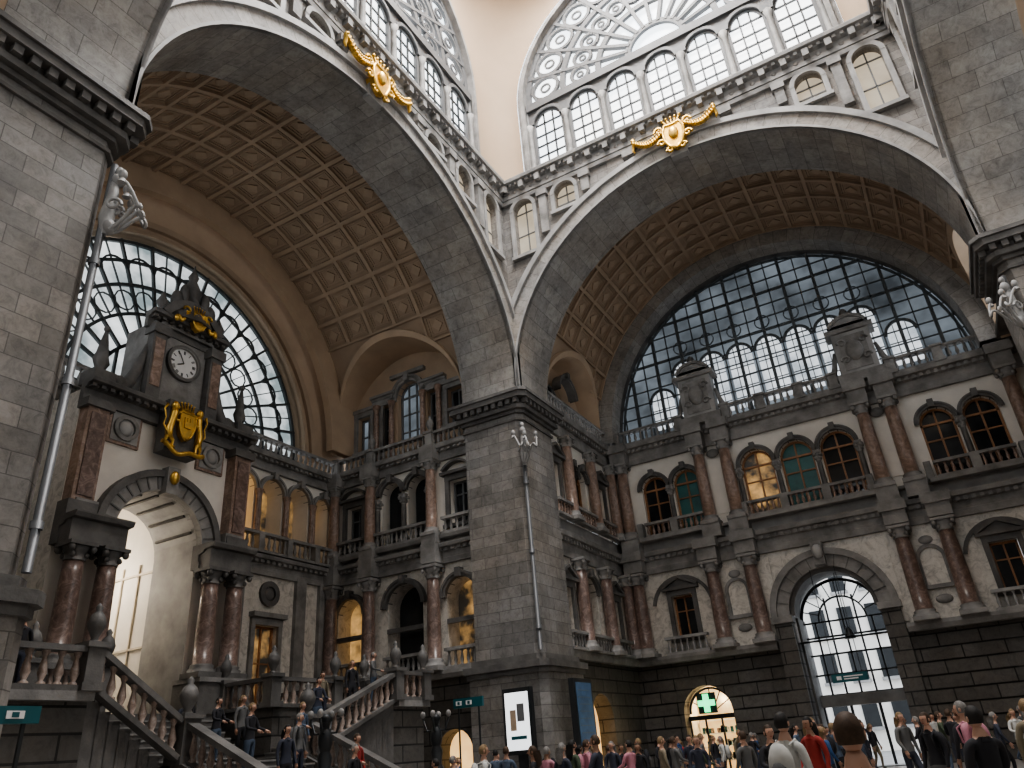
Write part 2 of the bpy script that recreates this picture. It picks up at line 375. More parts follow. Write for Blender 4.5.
    for k in range(12):
        a=pi*(k+.5)/12
        for rr,rc in ((4.25,.5),(6.35,.78)):
            pts=[(rr*cos(a)+rc*cos(t)*1.0,-.28,zb+rr*sin(a)+rc*sin(t)) for t in [2*pi*j/14 for j in range(15)]]
            W.poly(pts,.18,.18,TRAC)
            pts=[(rr*cos(a)+rc*.35*cos(t)*1.0,-.28,zb+rr*sin(a)+rc*.35*sin(t)) for t in [2*pi*j/10 for j in range(11)]]
            W.poly(pts,.1,.1,TRAC)
    wcount[0]+=1; W.obj('window_%d'%wcount[0])
    return w
hall_side(fA,HY,'wall_hall_left',8.95); hall_side(fB,HX,'wall_hall_back'); hall_side(fC,HY,'wall_hall_right',8.95); hall_side(fD,HX,'wall_hall_front')
# pendentives + dome
def hc(x,y): return (CX+x,CY+y)
B=MB()
zl=33.4
def E(z):
    r=8.0
    return r if z<zl else sqrt(max(0,r*r-(z-zl)**2))
zs=[28.3,30,32,33.4]+[33.4+8*sin(pi/2*i/14) for i in range(1,15)]
for sx in (-1,1):
    for sy in (-1,1):
        rows=[]
        for z in zs:
            e=E(z)
            rows.append([B.V((*hc(sx*(e+(HX-e)*cos(pi/2*j/12)),sy*(e+(HY-e)*sin(pi/2*j/12))),z)) for j in range(13)])
        for a,b in zip(rows[:-1],rows[1:]):
            for j in range(12): B.fi((a[j],a[j+1],b[j+1],b[j]),TANL,True)
rows=[]
for i in range(12):
    t=pi/2*i/13; rows.append([B.V((*hc(HX*cos(t)*cos(2*pi*j/48),HY*cos(t)*sin(2*pi*j/48)),41.4+9.2*sin(t))) for j in range(48)])
for a,b in zip(rows[:-3],rows[1:-2]):
    for j in range(48): B.fi((a[j],a[(j+1)%48],b[(j+1)%48],b[j]),TANL,True)
B.obj('ceiling_dome')
B=MB(); 
B.face([(*hc(6.6*cos(2*pi*j/32),6.6*sin(2*pi*j/32)),47.6) for j in range(32)],DOMEFILL); B.obj('dome_fill_light')  # glowing disc added high in the dome to light the hall from above
# piers
def pier(cx,cy,sx,sy,name):
    f=lambda u,n,z:(cx+sx*u,cy+sy*n,z)
    B=MB(f)
    c=.28
    def prism(o,z0,z1,m,ch=c):
        P=[(-o+ch,-o),(-o,-o+ch),(-o,3+o),(3+o,3+o),(3+o,-o)]
        for a,b in zip(P,P[1:]+P[:1]): B.face([(a[0],a[1],z0),(b[0],b[1],z0),(b[0],b[1],z1),(a[0],a[1],z1)],m)
        B.face([(a[0],a[1],z1) for a in P],m); B.face([(a[0],a[1],z0) for a in P],m)
    prism(0,0,15.6,STONE)
    prism(.32,0,.6,GREYD); prism(.22,.6,4.4,STONE); prism(.3,4.4,4.6,GREYD); prism(.4,4.6,4.85,GREYD); prism(.15,4.85,5.1,GREYD)
    prism(.08,15.1,15.2,GREYD); prism(.12,15.45,15.6,GREYD); prism(.28,15.6,15.8,GREYD); prism(.2,15.8,16.05,GREYD); prism(.5,16.05,16.3,GREYD); prism(.58,16.3,16.45,GREYD); prism(.1,16.45,16.6,GREYD)
    for k in range(9):
        t=-.1+k*.38
        B.box(t,t+.2,-.42,-.2,15.82,16.05,GREYD); B.box(-.42,-.2,t,t+.2,15.82,16.05,GREYD)
    B.box(.3,3,.3,3,16.6,28.3,STONE)
    pr=B.obj(name)
    P=MB(f)
    P.tube([(-.02,-.02,5.2),(-.02,-.02,14.9)],.085,SILVER,10)
    for z in (6,9,12): P.tube([(-.02,-.02,z),(-.02,-.02,z+.15)],.12,SILVER,10)
    P.obj('drain_pipe',pr)
    L=MB(f); d=-.7071; q=.8
    def K(o,z,s=0): return (d*o*q-s*.7071*q,d*o*q+s*.7071*q,13.8+(z-13.8)*q)
    L.tube([K(.1,12.6),K(.1,13.2),K(.15,14.0),K(.12,14.8)],[.08,.18,.13,.08],GREYL,8)
    for sg in (-1,0,1):
        pts=[]
        for i in range(15):
            t=i/14
            pts.append(K(.25+.8*sin(t*pi*.9),13.0+.9*t-.25*cos(t*pi*3),sg*(.1+.55*t)))
        L.tube(pts,.045,GREYL,6)
        e=pts[-1]; L.ball((e[0],e[1],e[2]+.13),.1,.1,.14,GREYL)
        L.tube([(e[0],e[1],e[2]-.1),(e[0],e[1],e[2]+.02)],[.09,.06],GREYL,8)
        sc=[K(.3+.22*cos(t)*(1-t/12),13.5+.22*sin(t)*(1-t/12),sg*.3) for t in [j*.6 for j in range(14)]]
        L.tube(sc,.04,GREYL,6)
    for z,r in ((14.6,.15),(12.9,.16),(14.95,.1)): L.ball(K(.2,z),r,r,r*1.3,GREYL)
    L.obj('ornate_wall_lamp',pr)
pier(XL,YF,-1,1,'stone_pier'); pier(XL,YN,-1,-1,'stone_pier'); pier(XR,YF,1,1,'stone_pier'); pier(XR,YN,1,-1,'stone_pier')
# gold crests
def crest(fr,name,dz=0):
    B=MB(lambda u,n,z:fr(u*.78,n,26.6+dz+(z-26.75)*.82)); zc=26.75; n=.35
    sh=[(0,-1.1),(.35,-.85),(.6,-.3),(.62,.3),(.45,.7),(0,.62),(-.45,.7),(-.62,.3),(-.6,-.3),(-.35,-.85)]
    B.face([(a*.9,n+.18,zc+b*.9) for a,b in sh],GOLD)
    for i in range(len(sh)):
        a=sh[i];b=sh[(i+1)%len(sh)]; B.face([(a[0],n-.25,zc+a[1]),(b[0],n-.25,zc+b[1]),(b[0]*.9,n+.18,zc+b[1]*.9),(a[0]*.9,n+.18,zc+a[1]*.9)],GOLD)
    B.tube([(a,n+.15,zc+b) for a,b in sh+[sh[0]]],.1,GOLD,6)
    B.ball((0,n+.22,zc),.3,.15,.42,GOLD); 
    for k in range(-2,3): B.tube([(k*.14,n+.1,zc+.7),(k*.26,n+.1,zc+1.15)],[.07,.05],GOLD,6); B.ball((k*.27,n+.1,zc+1.2),.09,.09,.1,GOLD,6,5)
    B.tube([(-.42,n+.1,zc+.78),(.42,n+.1,zc+.78)],.09,GOLD,6)
    for sg in (-1,1):
        for (x0,z0,r) in ((.85,.55,.3),(.8,-.35,.26),(.4,-1.05,.22)):
            B.tube([(sg*(x0+r*(1-t/9)*cos(t)),n+.12,zc+z0+r*(1-t/9)*sin(t)) for t in [j*.6 for j in range(12)]],.075,GOLD,6)
        g=[]
        for i in range(13):
            t=i/12; x=.75+1.75*t; g.append((sg*x,n+.05,zc+.45-1.0*sin(pi*t)*.45+.15*t))
        for i,p in enumerate(g):
            r=.12+.08*sin(pi*i/12); B.ball(p,r,.14,r,GOLD,8,6)
            B.ball((p[0]+.05,p[1]+.1,p[2]-.13),.08,.09,.1,GOLD,6,5); B.ball((p[0]-.05,p[1]+.1,p[2]+.12),.07,.08,.08,GOLD,6,5)
        p=g[-1]; B.ball((p[0],p[1],p[2]+.15),.15,.12,.2,GOLD); B.tube([p,(p[0]+sg*.1,p[1],p[2]-.5),(p[0]+sg*.02,p[1],p[2]-.7)],[.11,.09,.03],GOLD,6)
    B.box(-.5,.5,-.1,n-.1,zc-1.3,zc+.7,GREYL)
    B.obj(name)
crest(lambda u,n,z:fA(u-.6,n,z),'gilded_cartouche',-.2); crest(fB,'gilded_cartouche')
# ------------------------------------------------------------------ coffered barrel vaults
def vault(fr,uc,zs,Rv,d0,d1,lun,name,nd,na):
    B=MB(fr); nd2=nd*6
    def zl(d):
        if not lun: return None
        dc,rl,z0=lun
        return z0+sqrt(rl*rl-(d-dc)**2) if abs(d-dc)<rl else None
    def a0(d):
        z=zl(d)
        return 0 if z is None else math.asin(min(.98,(z-zs)/Rv))
    ds=[d0+(d1-d0)*i/nd2 for i in range(nd2+1)]
    if lun:
        dc,rl,_=lun; ds=sorted(set(ds+[dc+rl*cos(pi*i/24) for i in range(25)]))
    def P(d,a,r,sg): return (uc+sg*r*cos(a),d,zs+r*sin(a))
    Ro=Rv+.17
    for sg in (-1,1):
        for x0,x1 in zip(ds[:-1],ds[1:]):
            A,Bb=a0(x0),a0(x1)
            for k in range(16):
                q=lambda A,k:A+(pi/2-A)*k/16
                B.face([P(x0,q(A,k),Ro,sg),P(x1,q(Bb,k),Ro,sg),P(x1,q(Bb,k+1),Ro,sg),P(x0,q(A,k+1),Ro,sg)],VAULT,smooth=True)
            if A>0 or Bb>0:
                B.face([P(x0,A,Rv-.1,sg),P(x1,Bb,Rv-.1,sg),(uc+sg*(Rv+1.2),x1,zs+Rv*sin(Bb)),(uc+sg*(Rv+1.2),x0,zs+Rv*sin(A))],TAN)
                B.face([P(x0,A,Rv-.1,sg),P(x1,Bb,Rv-.1,sg),P(x1,Bb+.035,Rv-.1,sg),P(x0,A+.035,Rv-.1,sg)],TAN)
                B.face([P(x1,Bb+.035,Rv-.1,sg),P(x0,A+.035,Rv-.1,sg),P(x0,A+.035,Rv+.3,sg),P(x1,Bb+.035,Rv+.3,sg)],TAN)
    def blk(x0,x1,A,Bb,r,m,sg):
        k=max(1,int((Bb-A)*Rv/.5))
        for i in range(k):
            p=A+(Bb-A)*i/k;q=A+(Bb-A)*(i+1)/k
            B.face([P(x0,p,r,sg),P(x1,p,r,sg),P(x1,q,r,sg),P(x0,q,r,sg)],m)
            for x in (x0,x1): B.face([P(x,p,r,sg),P(x,q,r,sg),P(x,q,Ro,sg),P(x,p,Ro,sg)],m)
        for a in (A,Bb): B.face([P(x0,a,r,sg),P(x1,a,r,sg),P(x1,a,Ro,sg),P(x0,a,Ro,sg)],m)
    cw=(d1-d0)/nd; ca=(pi/2)/na
    for sg in (-1,1):
        for i in range(nd):
            for j in range(na):
                x0=d0+cw*i;x1=x0+cw;A=ca*j;Bb=A+ca
                lim=max(a0(x0),a0(x1),a0((x0+x1)/2))
                if A<lim-.02: continue
                t=cw*.06
                def frame(x0,x1,A,Bb,t,r,m):
                    ta=t/Rv
                    blk(x0,x1,A,A+ta,r,m,sg);blk(x0,x1,Bb-ta,Bb,r,m,sg);blk(x0,x0+t,A+ta,Bb-ta,r,m,sg);blk(x1-t,x1,A+ta,Bb-ta,r,m,sg)
                frame(x0,x1,A,Bb,t,Rv+.02,VAULTL)
                g=cw*.13;ga=g/Rv
                frame(x0+g,x1-g,A+ga,Bb-ga,cw*.03,Rv+.11,VAULT)
                g=cw*.21;ga=g/Rv
                frame(x0+g,x1-g,A+ga,Bb-ga,cw*.025,Rv+.13,VAULTL)
                xm=(x0+x1)/2;am=(A+Bb)/2;e=cw*.2
                dm=[P(xm-e,am,Rv+.1,sg),P(xm,am-e/Rv,Rv+.1,sg),P(xm+e,am,Rv+.1,sg),P(xm,am+e/Rv,Rv+.1,sg)]
                B.face(dm,VAULTL)
                dm2=[P(xm-e,am,Ro,sg),P(xm,am-e/Rv,Ro,sg),P(xm+e,am,Ro,sg),P(xm,am+e/Rv,Ro,sg)]
                for k in range(4): B.face([dm[k],dm[(k+1)%4],dm2[(k+1)%4],dm2[k]],VAULTL)
    return B.obj(name)
def fvL(u,d,z): return (d,u,z)
def fvR(u,d,z): return (u,d,z)
vault(fvL,17.3,16.2,10.0,-24.9,-17.2,(-21.2,3.95,17.3),'ceiling_vault_left',5,11)
vault(fvR,-4.4,16.9,10.05,30.0,37.1,(33.5,3.4,17.3),'ceiling_vault_back',5,11)
def backvault(fr,uc,zs,Rv,d0,d1,name):
    B=MB(fr)
    for i in range(24):
        a=pi*i/24;b=pi*(i+1)/24
        B.face([(uc+Rv*cos(a),d0,zs+Rv*sin(a)),(uc+Rv*cos(b),d0,zs+Rv*sin(b)),(uc+Rv*cos(b),d1,zs+Rv*sin(b)),(uc+Rv*cos(a),d1,zs+Rv*sin(a))],VAULT)
        for k in range(4):
            d=d0+(d1-d0)*k/3; B.bar((uc+(Rv-.1)*cos(a),d,zs+(Rv-.1)*sin(a)),(uc+(Rv-.1)*cos(b),d,zs+(Rv-.1)*sin(b)),.5,.3,VAULTL,(0,1,0))
    B.obj(name)
backvault(fvR,CX,16.6,9.9,4.3,-10,'ceiling_vault_front'); backvault(fvL,CY,16.6,10.2,7.8,16,'ceiling_vault_right')
def endwall(fr,u0,u1,uc,name,r=8.6):
    B=MB(fr); B.wall(u0,u1,0,28,[(uc-r,uc+r,16.5,archf(uc,16.8,r))],CREAM,0,.4)
    entab(B,u0,u1,15.4,16.4,.5,GREY)
    w=B.obj(name); W=MB(fr)
    W.face([(uc-r,-.4,16.5),(uc+r,-.4,16.5)]+[(uc+r*cos(pi*i/30),-.4,16.8+r*sin(pi*i/30)) for i in range(31)],SKYG)  # glowing lunette added to this unseen end wall to brighten the facades opposite
    for i in range(1,12): a=pi*i/12; W.bar((uc+2.5*cos(a),-.3,16.8+2.5*sin(a)),(uc+r*cos(a),-.3,16.8+r*sin(a)),.1,.12,IRON,(0,1,0))
    for rr in (2.5,4.5,6.5,8.5): W.arc(uc,16.8,rr,0,pi,-.3,.12,.1,IRON,30)
    wcount[0]+=1; W.obj('window_%d'%wcount[0])
endwall(lambda u,n,z:(u,-10+n,z),-15,6,CX,'wall_front'); endwall(lambda u,n,z:(16-n,u,z),7,28,CY,'wall_right')
B=MB(); B.box(-15.2,-14.8,-10,4.3,0,16.8,CREAM);B.box(5.2,5.6,-10,4.3,0,16.8,CREAM); B.obj('wall_front_sides')
B=MB(); B.box(7.8,16,6.6,6.9,0,16.8,CREAM);B.box(7.8,16,27.4,27.7,0,16.8,CREAM); B.obj('wall_right_sides')
# ------------------------------------------------------------------ RIGHT BACK WALL
B=MB(frameR); UE=6.4
w2=[(-12.15,.72),(-10.35,.72),(-6.5,.82),(-4.5,.82),(-2.5,.82),(2.0,.74),(3.85,.74)]
SX=-11.35
ops=[(SX-1.2,SX+1.2,0,archf(SX,2.75,1.2)),(-6.55,-2.65,0,5.3),(1.9,4.1,0,archf(3.0,2.9,1.1))]
B.wall(-14.6,UE,0,5.3,ops,DARKST,0,.9)
for z in [i*.55 for i in range(1,10)]:
    for a,b in ((-14.6,-12.75),(-9.95,-7.4),(-1.8,1.7),(4.3,UE)): B.box(a,b,0,.06,z+.04,z+.5,DARKST)
B.prof(-14.6,-7.4,[(0,5.1),(.5,5.1),(.6,5.3),(.6,5.45),(0,5.45)],GREY);B.prof(-1.8,UE,[(0,5.1),(.5,5.1),(.6,5.3),(.6,5.45),(0,5.45)],GREY)
ops=[(-6.55,-2.65,5.3,archf(-4.6,6.5,1.95)),(-12.2,-11.1,6.2,8.3),(2.2,3.4,6.2,8.3)]
B.wall(-14.6,UE,5.3,9.7,ops,CREAMM,0,.9)
B.ring(-4.6,6.5,1.95,2.7,-.3,.35,GREY,seg=24);B.ring(-4.6,6.5,2.5,2.8,-.3,.5,GREY,seg=24);B.ring(-4.6,6.5,1.75,1.98,-.9,.1,GREYD,seg=24)
for i in range(13):
    a=pi*i/12; B.bar((-4.6+1.97*cos(a),.36,6.5+1.97*sin(a)),(-4.6+2.5*cos(a),.36,6.5+2.5*sin(a)),.04,.06,GREYD,(0,1,0))
for sg in (-1,1):
    B.box(-4.6+sg*2.35-.4,-4.6+sg*2.35+.4,-.3,.35,0,6.5,DARKST); B.box(-4.6+sg*2.35-.5,-4.6+sg*2.35+.5,-.3,.5,6.2,6.5,GREY)
B.box(-4.85,-4.35,.2,.75,8.5,9.6,GREY); B.ball((-4.6,.8,9.1),.25,.2,.35,GREYL)
for u in (-11.65,2.8):
    rectwin_surround(B,u,.55,6.2,8.3,GREYD); window(frameR,u,6.2,8.3,.55,-.4,False,WOOD,GLASSD,1,(.65,))
    balus(B,(u-1.1,.45,5.45),(u+1.1,.45,5.45),.85,GREYL,.28)
for u in (-11.65,2.8): B.ring(u,7.7,1.45,1.62,0,.12,GREYD,radians(10),radians(170),16)
for u in (-8.8,-.05):
    B.ring(u,8.1,.45,.6,0,.12,GREY,seg=12); B.box(u-.6,u-.45,0,.12,6.9,8.1,GREY);B.box(u+.45,u+.6,0,.12,6.9,8.1,GREY);B.box(u-.75,u+.75,0,.2,6.75,6.92,GREY)
    B.ball((u,.02,6.3),.35,.12,.2,GREY); B.ball((u,.0,8.9),.3,.1,.2,GREYL)
for u in (-7.3,-1.95): B.box(u-.3,u+.3,0,.1,5.6,9.4,CREAMM)
entab(B,-14.6,UE,9.6,10.7,.55,GREY)
for u in (-13.75,-9.75,-7.85,-.95,.85,5.3): B.box(u-.5,u+.5,0,.95,9.65,10.25,GREY); B.box(u-.6,u+.6,0,1.1,10.25,10.72,GREY)
B.wall(-14.6,UE,10.7,11.4,[],GREYL,.05); B.prof(-14.6,UE,[(0,11.3),(.35,11.3),(.4,11.42),(0,11.45)],GREY)
ops=[(u-h,u+h,11.5,archf(u,14.15,h)) for u,h in w2]
B.wall(-14.6,UE,11.4,15.8,ops,CREAM,0,.5)
for i,(u,h) in enumerate(w2):
    archsurround(B,u,14.15,h,.2,GREYD)
    gm=[GLASSD,GLASST,GLASSW,GLASST,GLASSD,GLASSD,GLASSD][i]
    window(frameR,u,11.5,14.15,h,-.35,True,WOOD,gm,1,(.3,.7),.1)
    balus(B,(u-h,.4,11.42),(u+h,.4,11.42),.8,GREY,.27,ORANGE)
groups=[[-12.15,-10.35],[-6.5,-4.5,-2.5],[2.0,3.85]]
for g in groups:
    hw=.98
    B.box(g[0]-hw-.1,g[-1]+hw+.1,.1,.62,11.25,11.45,GREY)
    for u in g[:-1]:
        um=u+ (g[1]-g[0])/2
        B.box(um-.2,um+.2,.1,.55,11.4,12.25,GREY)
    for u in (g[0]-1.0,g[-1]+1.0): B.box(u-.15,u+.15,.1,.55,11.4,12.25,GREY)
for u in (-13.75,-9.3,-7.9,-.95,.3,5.3): B.box(u-.48,u+.48,0,.85,10.75,11.45,GREY)
for u in (-8.6,-.33): 
    B.box(u-.4,u+.4,0,.05,12.0,15.0,CREAM); B.ball((u,.1,15.3),.35,.1,.25,GREY)
entab(B,-14.6,UE,15.75,16.85,.6,GREY)
for u in (-13.75,-9.3,-7.9,-.95,.3,5.3): B.box(u-.45,u+.45,0,.9,15.78,16.4,GREY); B.box(u-.55,u+.55,0,1.05,16.4,16.87,GREY)
for u0,u1 in ((-14.5,-10.1),(-7.3,-1.9),(1.0,6.3)): balus(B,(u0,.4,16.85),(u1,.4,16.85),.85,GREY,.32)
for u in (-13.75,-10.0,-7.4,-5.5,-3.5,-1.8,.9,3.0,5.3):
    pier_post(B,u,.4,16.85,.9,GREY,.42,u in (-13.75,5.3))
for u in (-8.65,-.4):
    B.box(u-1.1,u+1.1,-.1,1.0,16.85,17.3,GREY);B.box(u-.9,u+.9,0,.85,17.3,19.6,GREYL);B.box(u-1.15,u+1.15,-.1,1.0,19.6,19.85,GREY)
    B.box(u-.9,u+.9,.0,.8,19.85,20.1,GREY); B.ring(u,19.5,.95,1.12,0,.9,GREY,radians(30),radians(150),12)
    B.face([(u+.95*cos(t),.8,19.6+.85*sin(t)) for t in [pi*i/12 for i in range(13)]],GREYL)
    B.ball((u,.5,20.75),.22,.22,.35,GREYD)
    B.ball((u,.9,18.5),.42,.14,.58,GREY)
    for sg in (-1,1):
        for (x0,z0,r) in ((.5,.5,.22),(.5,-.45,.22)):
            B.tube([(u+sg*(x0+r*(1-t/9)*cos(t)),.92,18.5+z0+r*(1-t/9)*sin(t)) for t in [j*.6 for j in range(10)]],.06,GREY,6)
        B.tube([(u+sg*1.0,.4,17.3),(u+sg*1.35,.4,17.5),(u+sg*1.15,.4,18.0),(u+sg*.98,.4,18.8)],[.22,.2,.14,.08],GREY,8)
    B.box(u-.65,u+.65,.85,.88,17.5,19.4,GREY)
wc=(-4.5,17.0,9.2)
B.ring(wc[0],wc[1],wc[2],11.5,0,1.15,STONEL,seg=48,back=True)
B.ring(wc[0],wc[1],wc[2],wc[2]+.3,-.6,.0,GREYD,seg=48)
wr=B.obj('wall_back')
for u in (-13.75,-9.75,-7.85,-.95,.85,5.3): column(COL1,frameR,u,.5,5.45,wr)
for u in (-13.75,-9.3,-7.9,-.95,.3,5.3): column(COL2,frameR,u,.45,11.43,wr)
for u in (-5.5,-3.5,-7.45,-1.55,-11.25,2.92): column(COLS,frameR,u,.12,11.6,wr,1,1.0)
# big window
W=MB(frameR); uc,zc,r=wc
W.face([(uc-r,-.5,16.85),(uc+r,-.5,16.85)]+[(uc+r*cos(pi*i/40),-.5,zc+r*sin(pi*i/40)) for i in range(41)],GL_R)
for i in range(-11,12):
    x=i*.8; 
    if abs(x)<r-.1: W.box(uc+x-(.08 if i%2==0 else .03),uc+x+(.08 if i%2==0 else .03),-.48,-.3 if i%2==0 else -.38,16.9,zc+sqrt(r*r-x*x),IRONB)
for k in range(1,12):
    z=17.1+k*.78
    hw=sqrt(max(0,r*r-(z-zc)**2)); t=.07 if k in (6,9) else .025; W.box(uc-hw,uc+hw,-.48,-.38,z-t,z+t,IRONB)
W.arc(uc,zc,r-.15,0,pi,-.4,.12,.1,IRONB,40)
for k,x in enumerate([-6.4,-4.8,-3.2,-1.6,0,1.6,3.2,4.8,6.4]):
    z0=17.6; hw=.66; zsx=20.7 if abs(x)<6 else 19.3
    W.face([(uc+x-hw,-.47,z0),(uc+x+hw,-.47,z0)]+[(uc+x+hw*cos(pi*i/12),-.47,zsx+hw*sin(pi*i/12)) for i in range(13)],GL_B)
    W.arc(uc+x,zsx,hw+.05,0,pi,-.4,.14,.12,IRONB,12)
    for zz in (18.2,18.8,19.4,20.0,20.7):
        if zz<=zsx: W.box(uc+x-hw,uc+x+hw,-.46,-.4,zz-.02,zz+.02,IRONB)
    for dx in (-.3,0,.3): W.box(uc+x+dx-.02,uc+x+dx+.02,-.46,-.4,z0,zsx+hw*.8,IRONB)
    for zz,q in ((22.3,.4),):
        if (zz+.6-zc)**2+x*x<(r-.9)**2:
            W.poly([(uc+x+q*cos(t),-.4,zz+q*sin(t)) for t in [2*pi*j/12 for j in range(13)]],.05,.06,IRONB)
wcount[0]+=1; W.obj('window_%d'%wcount[0])
Dm=MB(frameR); n=-2.2
for sg in (-1,1): Dm.box(-4.6+sg*1.95-.1,-4.6+sg*1.95+.1,n-.6,-.9,0,6.5,GREYD)
for i in range(16):
    a=pi*i/16;b=pi*(i+1)/16
    Dm.face([(-4.6+1.95*cos(a),-.9,6.5+1.95*sin(a)),(-4.6+1.95*cos(b),-.9,6.5+1.95*sin(b)),(-4.6+1.95*cos(b),n-.6,6.5+1.95*sin(b)),(-4.6+1.95*cos(a),n-.6,6.5+1.95*sin(a))],GREYD)
Dm.arc(-4.6,6.3,1.9,0,pi,n,.14,.12,IRON,20);Dm.arc(-4.6,6.3,1.1,0,pi,n,.08,.08,IRON,14)
for i in range(1,10):
    a=pi*i/10; Dm.bar((-4.6+1.1*cos(a),n,6.3+1.1*sin(a)),(-4.6+1.9*cos(a),n,6.3+1.9*sin(a)),.05,.08,IRON,(0,1,0))
for x in (-1.9,-1.3,-.65,0,.65,1.3,1.9): Dm.box(-4.6+x-.04,-4.6+x+.04,n-.05,n+.05,3.0,6.3+(1.1 if abs(x)<1 else 0),IRON)
for z in (3.0,3.9,4.8,5.6,6.3): Dm.box(-6.5,-2.7,n-.05,n+.05,z-.04,z+.04,IRON)
Dm.box(-6.5,-2.7,n-.1,n+.3,2.5,3.0,GREYL)
for x in (-1.85,-.62,.62,1.85): Dm.box(-4.6+x-.06,-4.6+x+.06,n-.06,n+.06,0,2.5,IRON)
Dm.obj('door_1')
S=MB(frameR); S.box(-5.4,-3.9,.3,.38,3.4,3.75,TEALS); S.box(-5.2,-5.0,.38,.39,3.5,3.66,WHITEP); S.box(-4.9,-4.1,.38,.39,3.6,3.65,WHITEP);S.box(-4.9,-4.3,.38,.39,3.5,3.55,WHITEP)
S.bar((-5.2,.34,3.75),(-5.2,.34,8.4),.03,.03,IRON);S.bar((-4.1,.34,3.75),(-4.1,.34,8.4),.03,.03,IRON); S.obj('hanging_direction_sign')
S=MB(frameR); S.tube([(-4.3,-.6,8.3),(-4.3,-.6,5.75)],.02,IRON,6); S.lathe(-4.3,-.6,[(.05,5.75),(.14,5.65),(.2,5.4),(.26,5.3),(.24,5.25)],IRON,12); S.obj('pendant_lamp')
O=MB()
for x0,x1,h,m in ((-22,-10,15,GREYL),(-10,-3.6,17,CREAM),(-3.6,4,14,GREYL),(4,14,16,CREAM)):
    O.box(x0,x1,60,66,0,h,m)
    for zz in range(1,int(h//3)+1):
        x=x0+1
        while x<x1-1.2:
            O.box(x,x+1,59.9,60.05,zz*3-1.5,zz*3+.4,IRON); O.box(x-.1,x+1.1,59.8,60,zz*3-1.7,zz*3-1.5,GREYL); x+=1.9
O.obj('street_building')
S=MB(frameR); a,b=SX-1.3,SX+1.3
S.face([(a,-2.5,0),(b,-2.5,0),(b,-2.5,4.2),(a,-2.5,4.2)],WARM)
S.box(a,b,-2.5,-.9,4.1,4.2,CREAM);S.box(a-.05,a,-2.5,-.9,0,4.2,CREAM);S.box(b,b+.05,-2.5,-.9,0,4.2,CREAM)
for x in (a+.12,SX-.4,SX+.4,b-.12): S.box(x-.04,x+.04,-.75,-.65,0,2.5,IRON)
S.box(a,b,-.75,-.6,2.45,2.65,IRON); S.arc(SX,2.75,1.1,0,pi,-.7,.1,.1,IRON,16)
for i in range(1,6): S.bar((SX,-.7,2.75),(SX+1.1*cos(pi*i/6),-.7,2.75+1.1*sin(pi*i/6)),.04,.05,IRON,(0,1,0))
for z in (.6,1.2,1.8,2.4): S.box(a+.1,b-.1,-2.45,-2.1,z,z+.05,WHITEP)
for i in range(60):
    x=a+.15+random.random()*2.2; z=random.choice((.65,1.25,1.85)); S.box(x,x+.12,-2.35,-2.2,z,z+.2+random.random()*.12,random.choice((WHITEP,TEALS,RED,GREEN if random.random()<.1 else CREAM)))
S.obj('pharmacy_shopfront')
S=MB(frameR); x=SX+.05
S.box(x-.13,x+.13,.2,.32,2.75,3.55,GREEN);S.box(x-.4,x+.4,.2,.32,3.02,3.28,GREEN);S.box(x-.45,x+.45,.1,.2,2.7,3.6,IRON);S.box(x-.05,x+.05,-.1,.1,3.1,3.2,IRON); S.obj('pharmacy_cross_sign')
S=MB(frameR); S.face([(1.9,-1.2,0),(4.1,-1.2,0),(4.1,-1.2,4.0),(1.9,-1.2,4.0)],GLASSW)
for x in (1.95,2.65,3.35,4.05): S.box(x-.05,x+.05,-1.15,-1.05,0,3.9,WOOD)
S.box(1.9,4.1,-1.15,-1.05,2.4,2.55,WOOD); S.obj('door_2')
# ------------------------------------------------------------------ RIGHT BAY SIDE WALL
B=MB(frameRS); Y0=29.8
ops=[(32.0,34.4,0,archf(33.2,2.6,1.2))]
B.wall(Y0,38.25,0,5.3,ops,DARKST,0,.8); B.face([(32,-.8,0),(34.4,-.8,0),(34.4,-.8,4),(32,-.8,4)],WARM)
B.prof(Y0,38.25,[(0,5.1),(.3,5.1),(.35,5.3),(.35,5.45),(0,5.45)],GREY)
ops=[(32.5,34.1,5.5,archf(33.3,8.2,.8)),(30.2,31.2,6.0,8.2),(35.6,36.6,6.0,8.2)]
B.wall(Y0,38.25,5.3,9.7,ops,CREAMM,0,.6); archsurround(B,33.3,8.2,.8,.2,GREYD)
for u in (30.7,36.1): rectwin_surround(B,u,.5,6,8.2,GREYD); window(frameRS,u,6,8.2,.5,-.4,False,WOOD,GLASSD)
window(frameRS,33.3,5.5,8.2,.8,-.5,True,WOOD,GLASSD)
entab(B,Y0,38.25,9.6,10.7,.4,GREY); B.wall(Y0,38.25,10.7,11.4,[],GREYL,.05)
ops=[(32.3-.02,33.7-.4,11.5,archf(32.79,14.0,.51)),(33.3,34.4,11.5,archf(33.85,14.0,.55)),(30.2,31.2,11.8,14.2),(35.6,36.6,11.8,14.2)]
B.wall(Y0,38.25,11.4,15.8,ops,CREAM,0,.5)
for u,h in ((32.79,.51),(33.85,.55)): archsurround(B,u,14.0,h,.18,GREYD); window(frameRS,u,11.5,14.0,h,-.4,True,WOOD,GLASSD)
for u in (30.7,36.1): rectwin_surround(B,u,.5,11.8,14.2,GREYD); window(frameRS,u,11.8,14.2,.5,-.4,False,WOOD,GLASSD)
for a,b in ((30.1,31.6),(32.1,34.5),(35.2,37)): balus(B,(a,.3,11.42),(b,.3,11.42),.8,GREY,.3,ORANGE); balus(B,(a,.3,5.45),(b,.3,5.45),.8,GREY,.3)
entab(B,Y0,38.25,15.75,16.85,.5,GREY); balus(B,(30.1,.3,16.85),(38.0,.3,16.85),.85,GREY,.32)
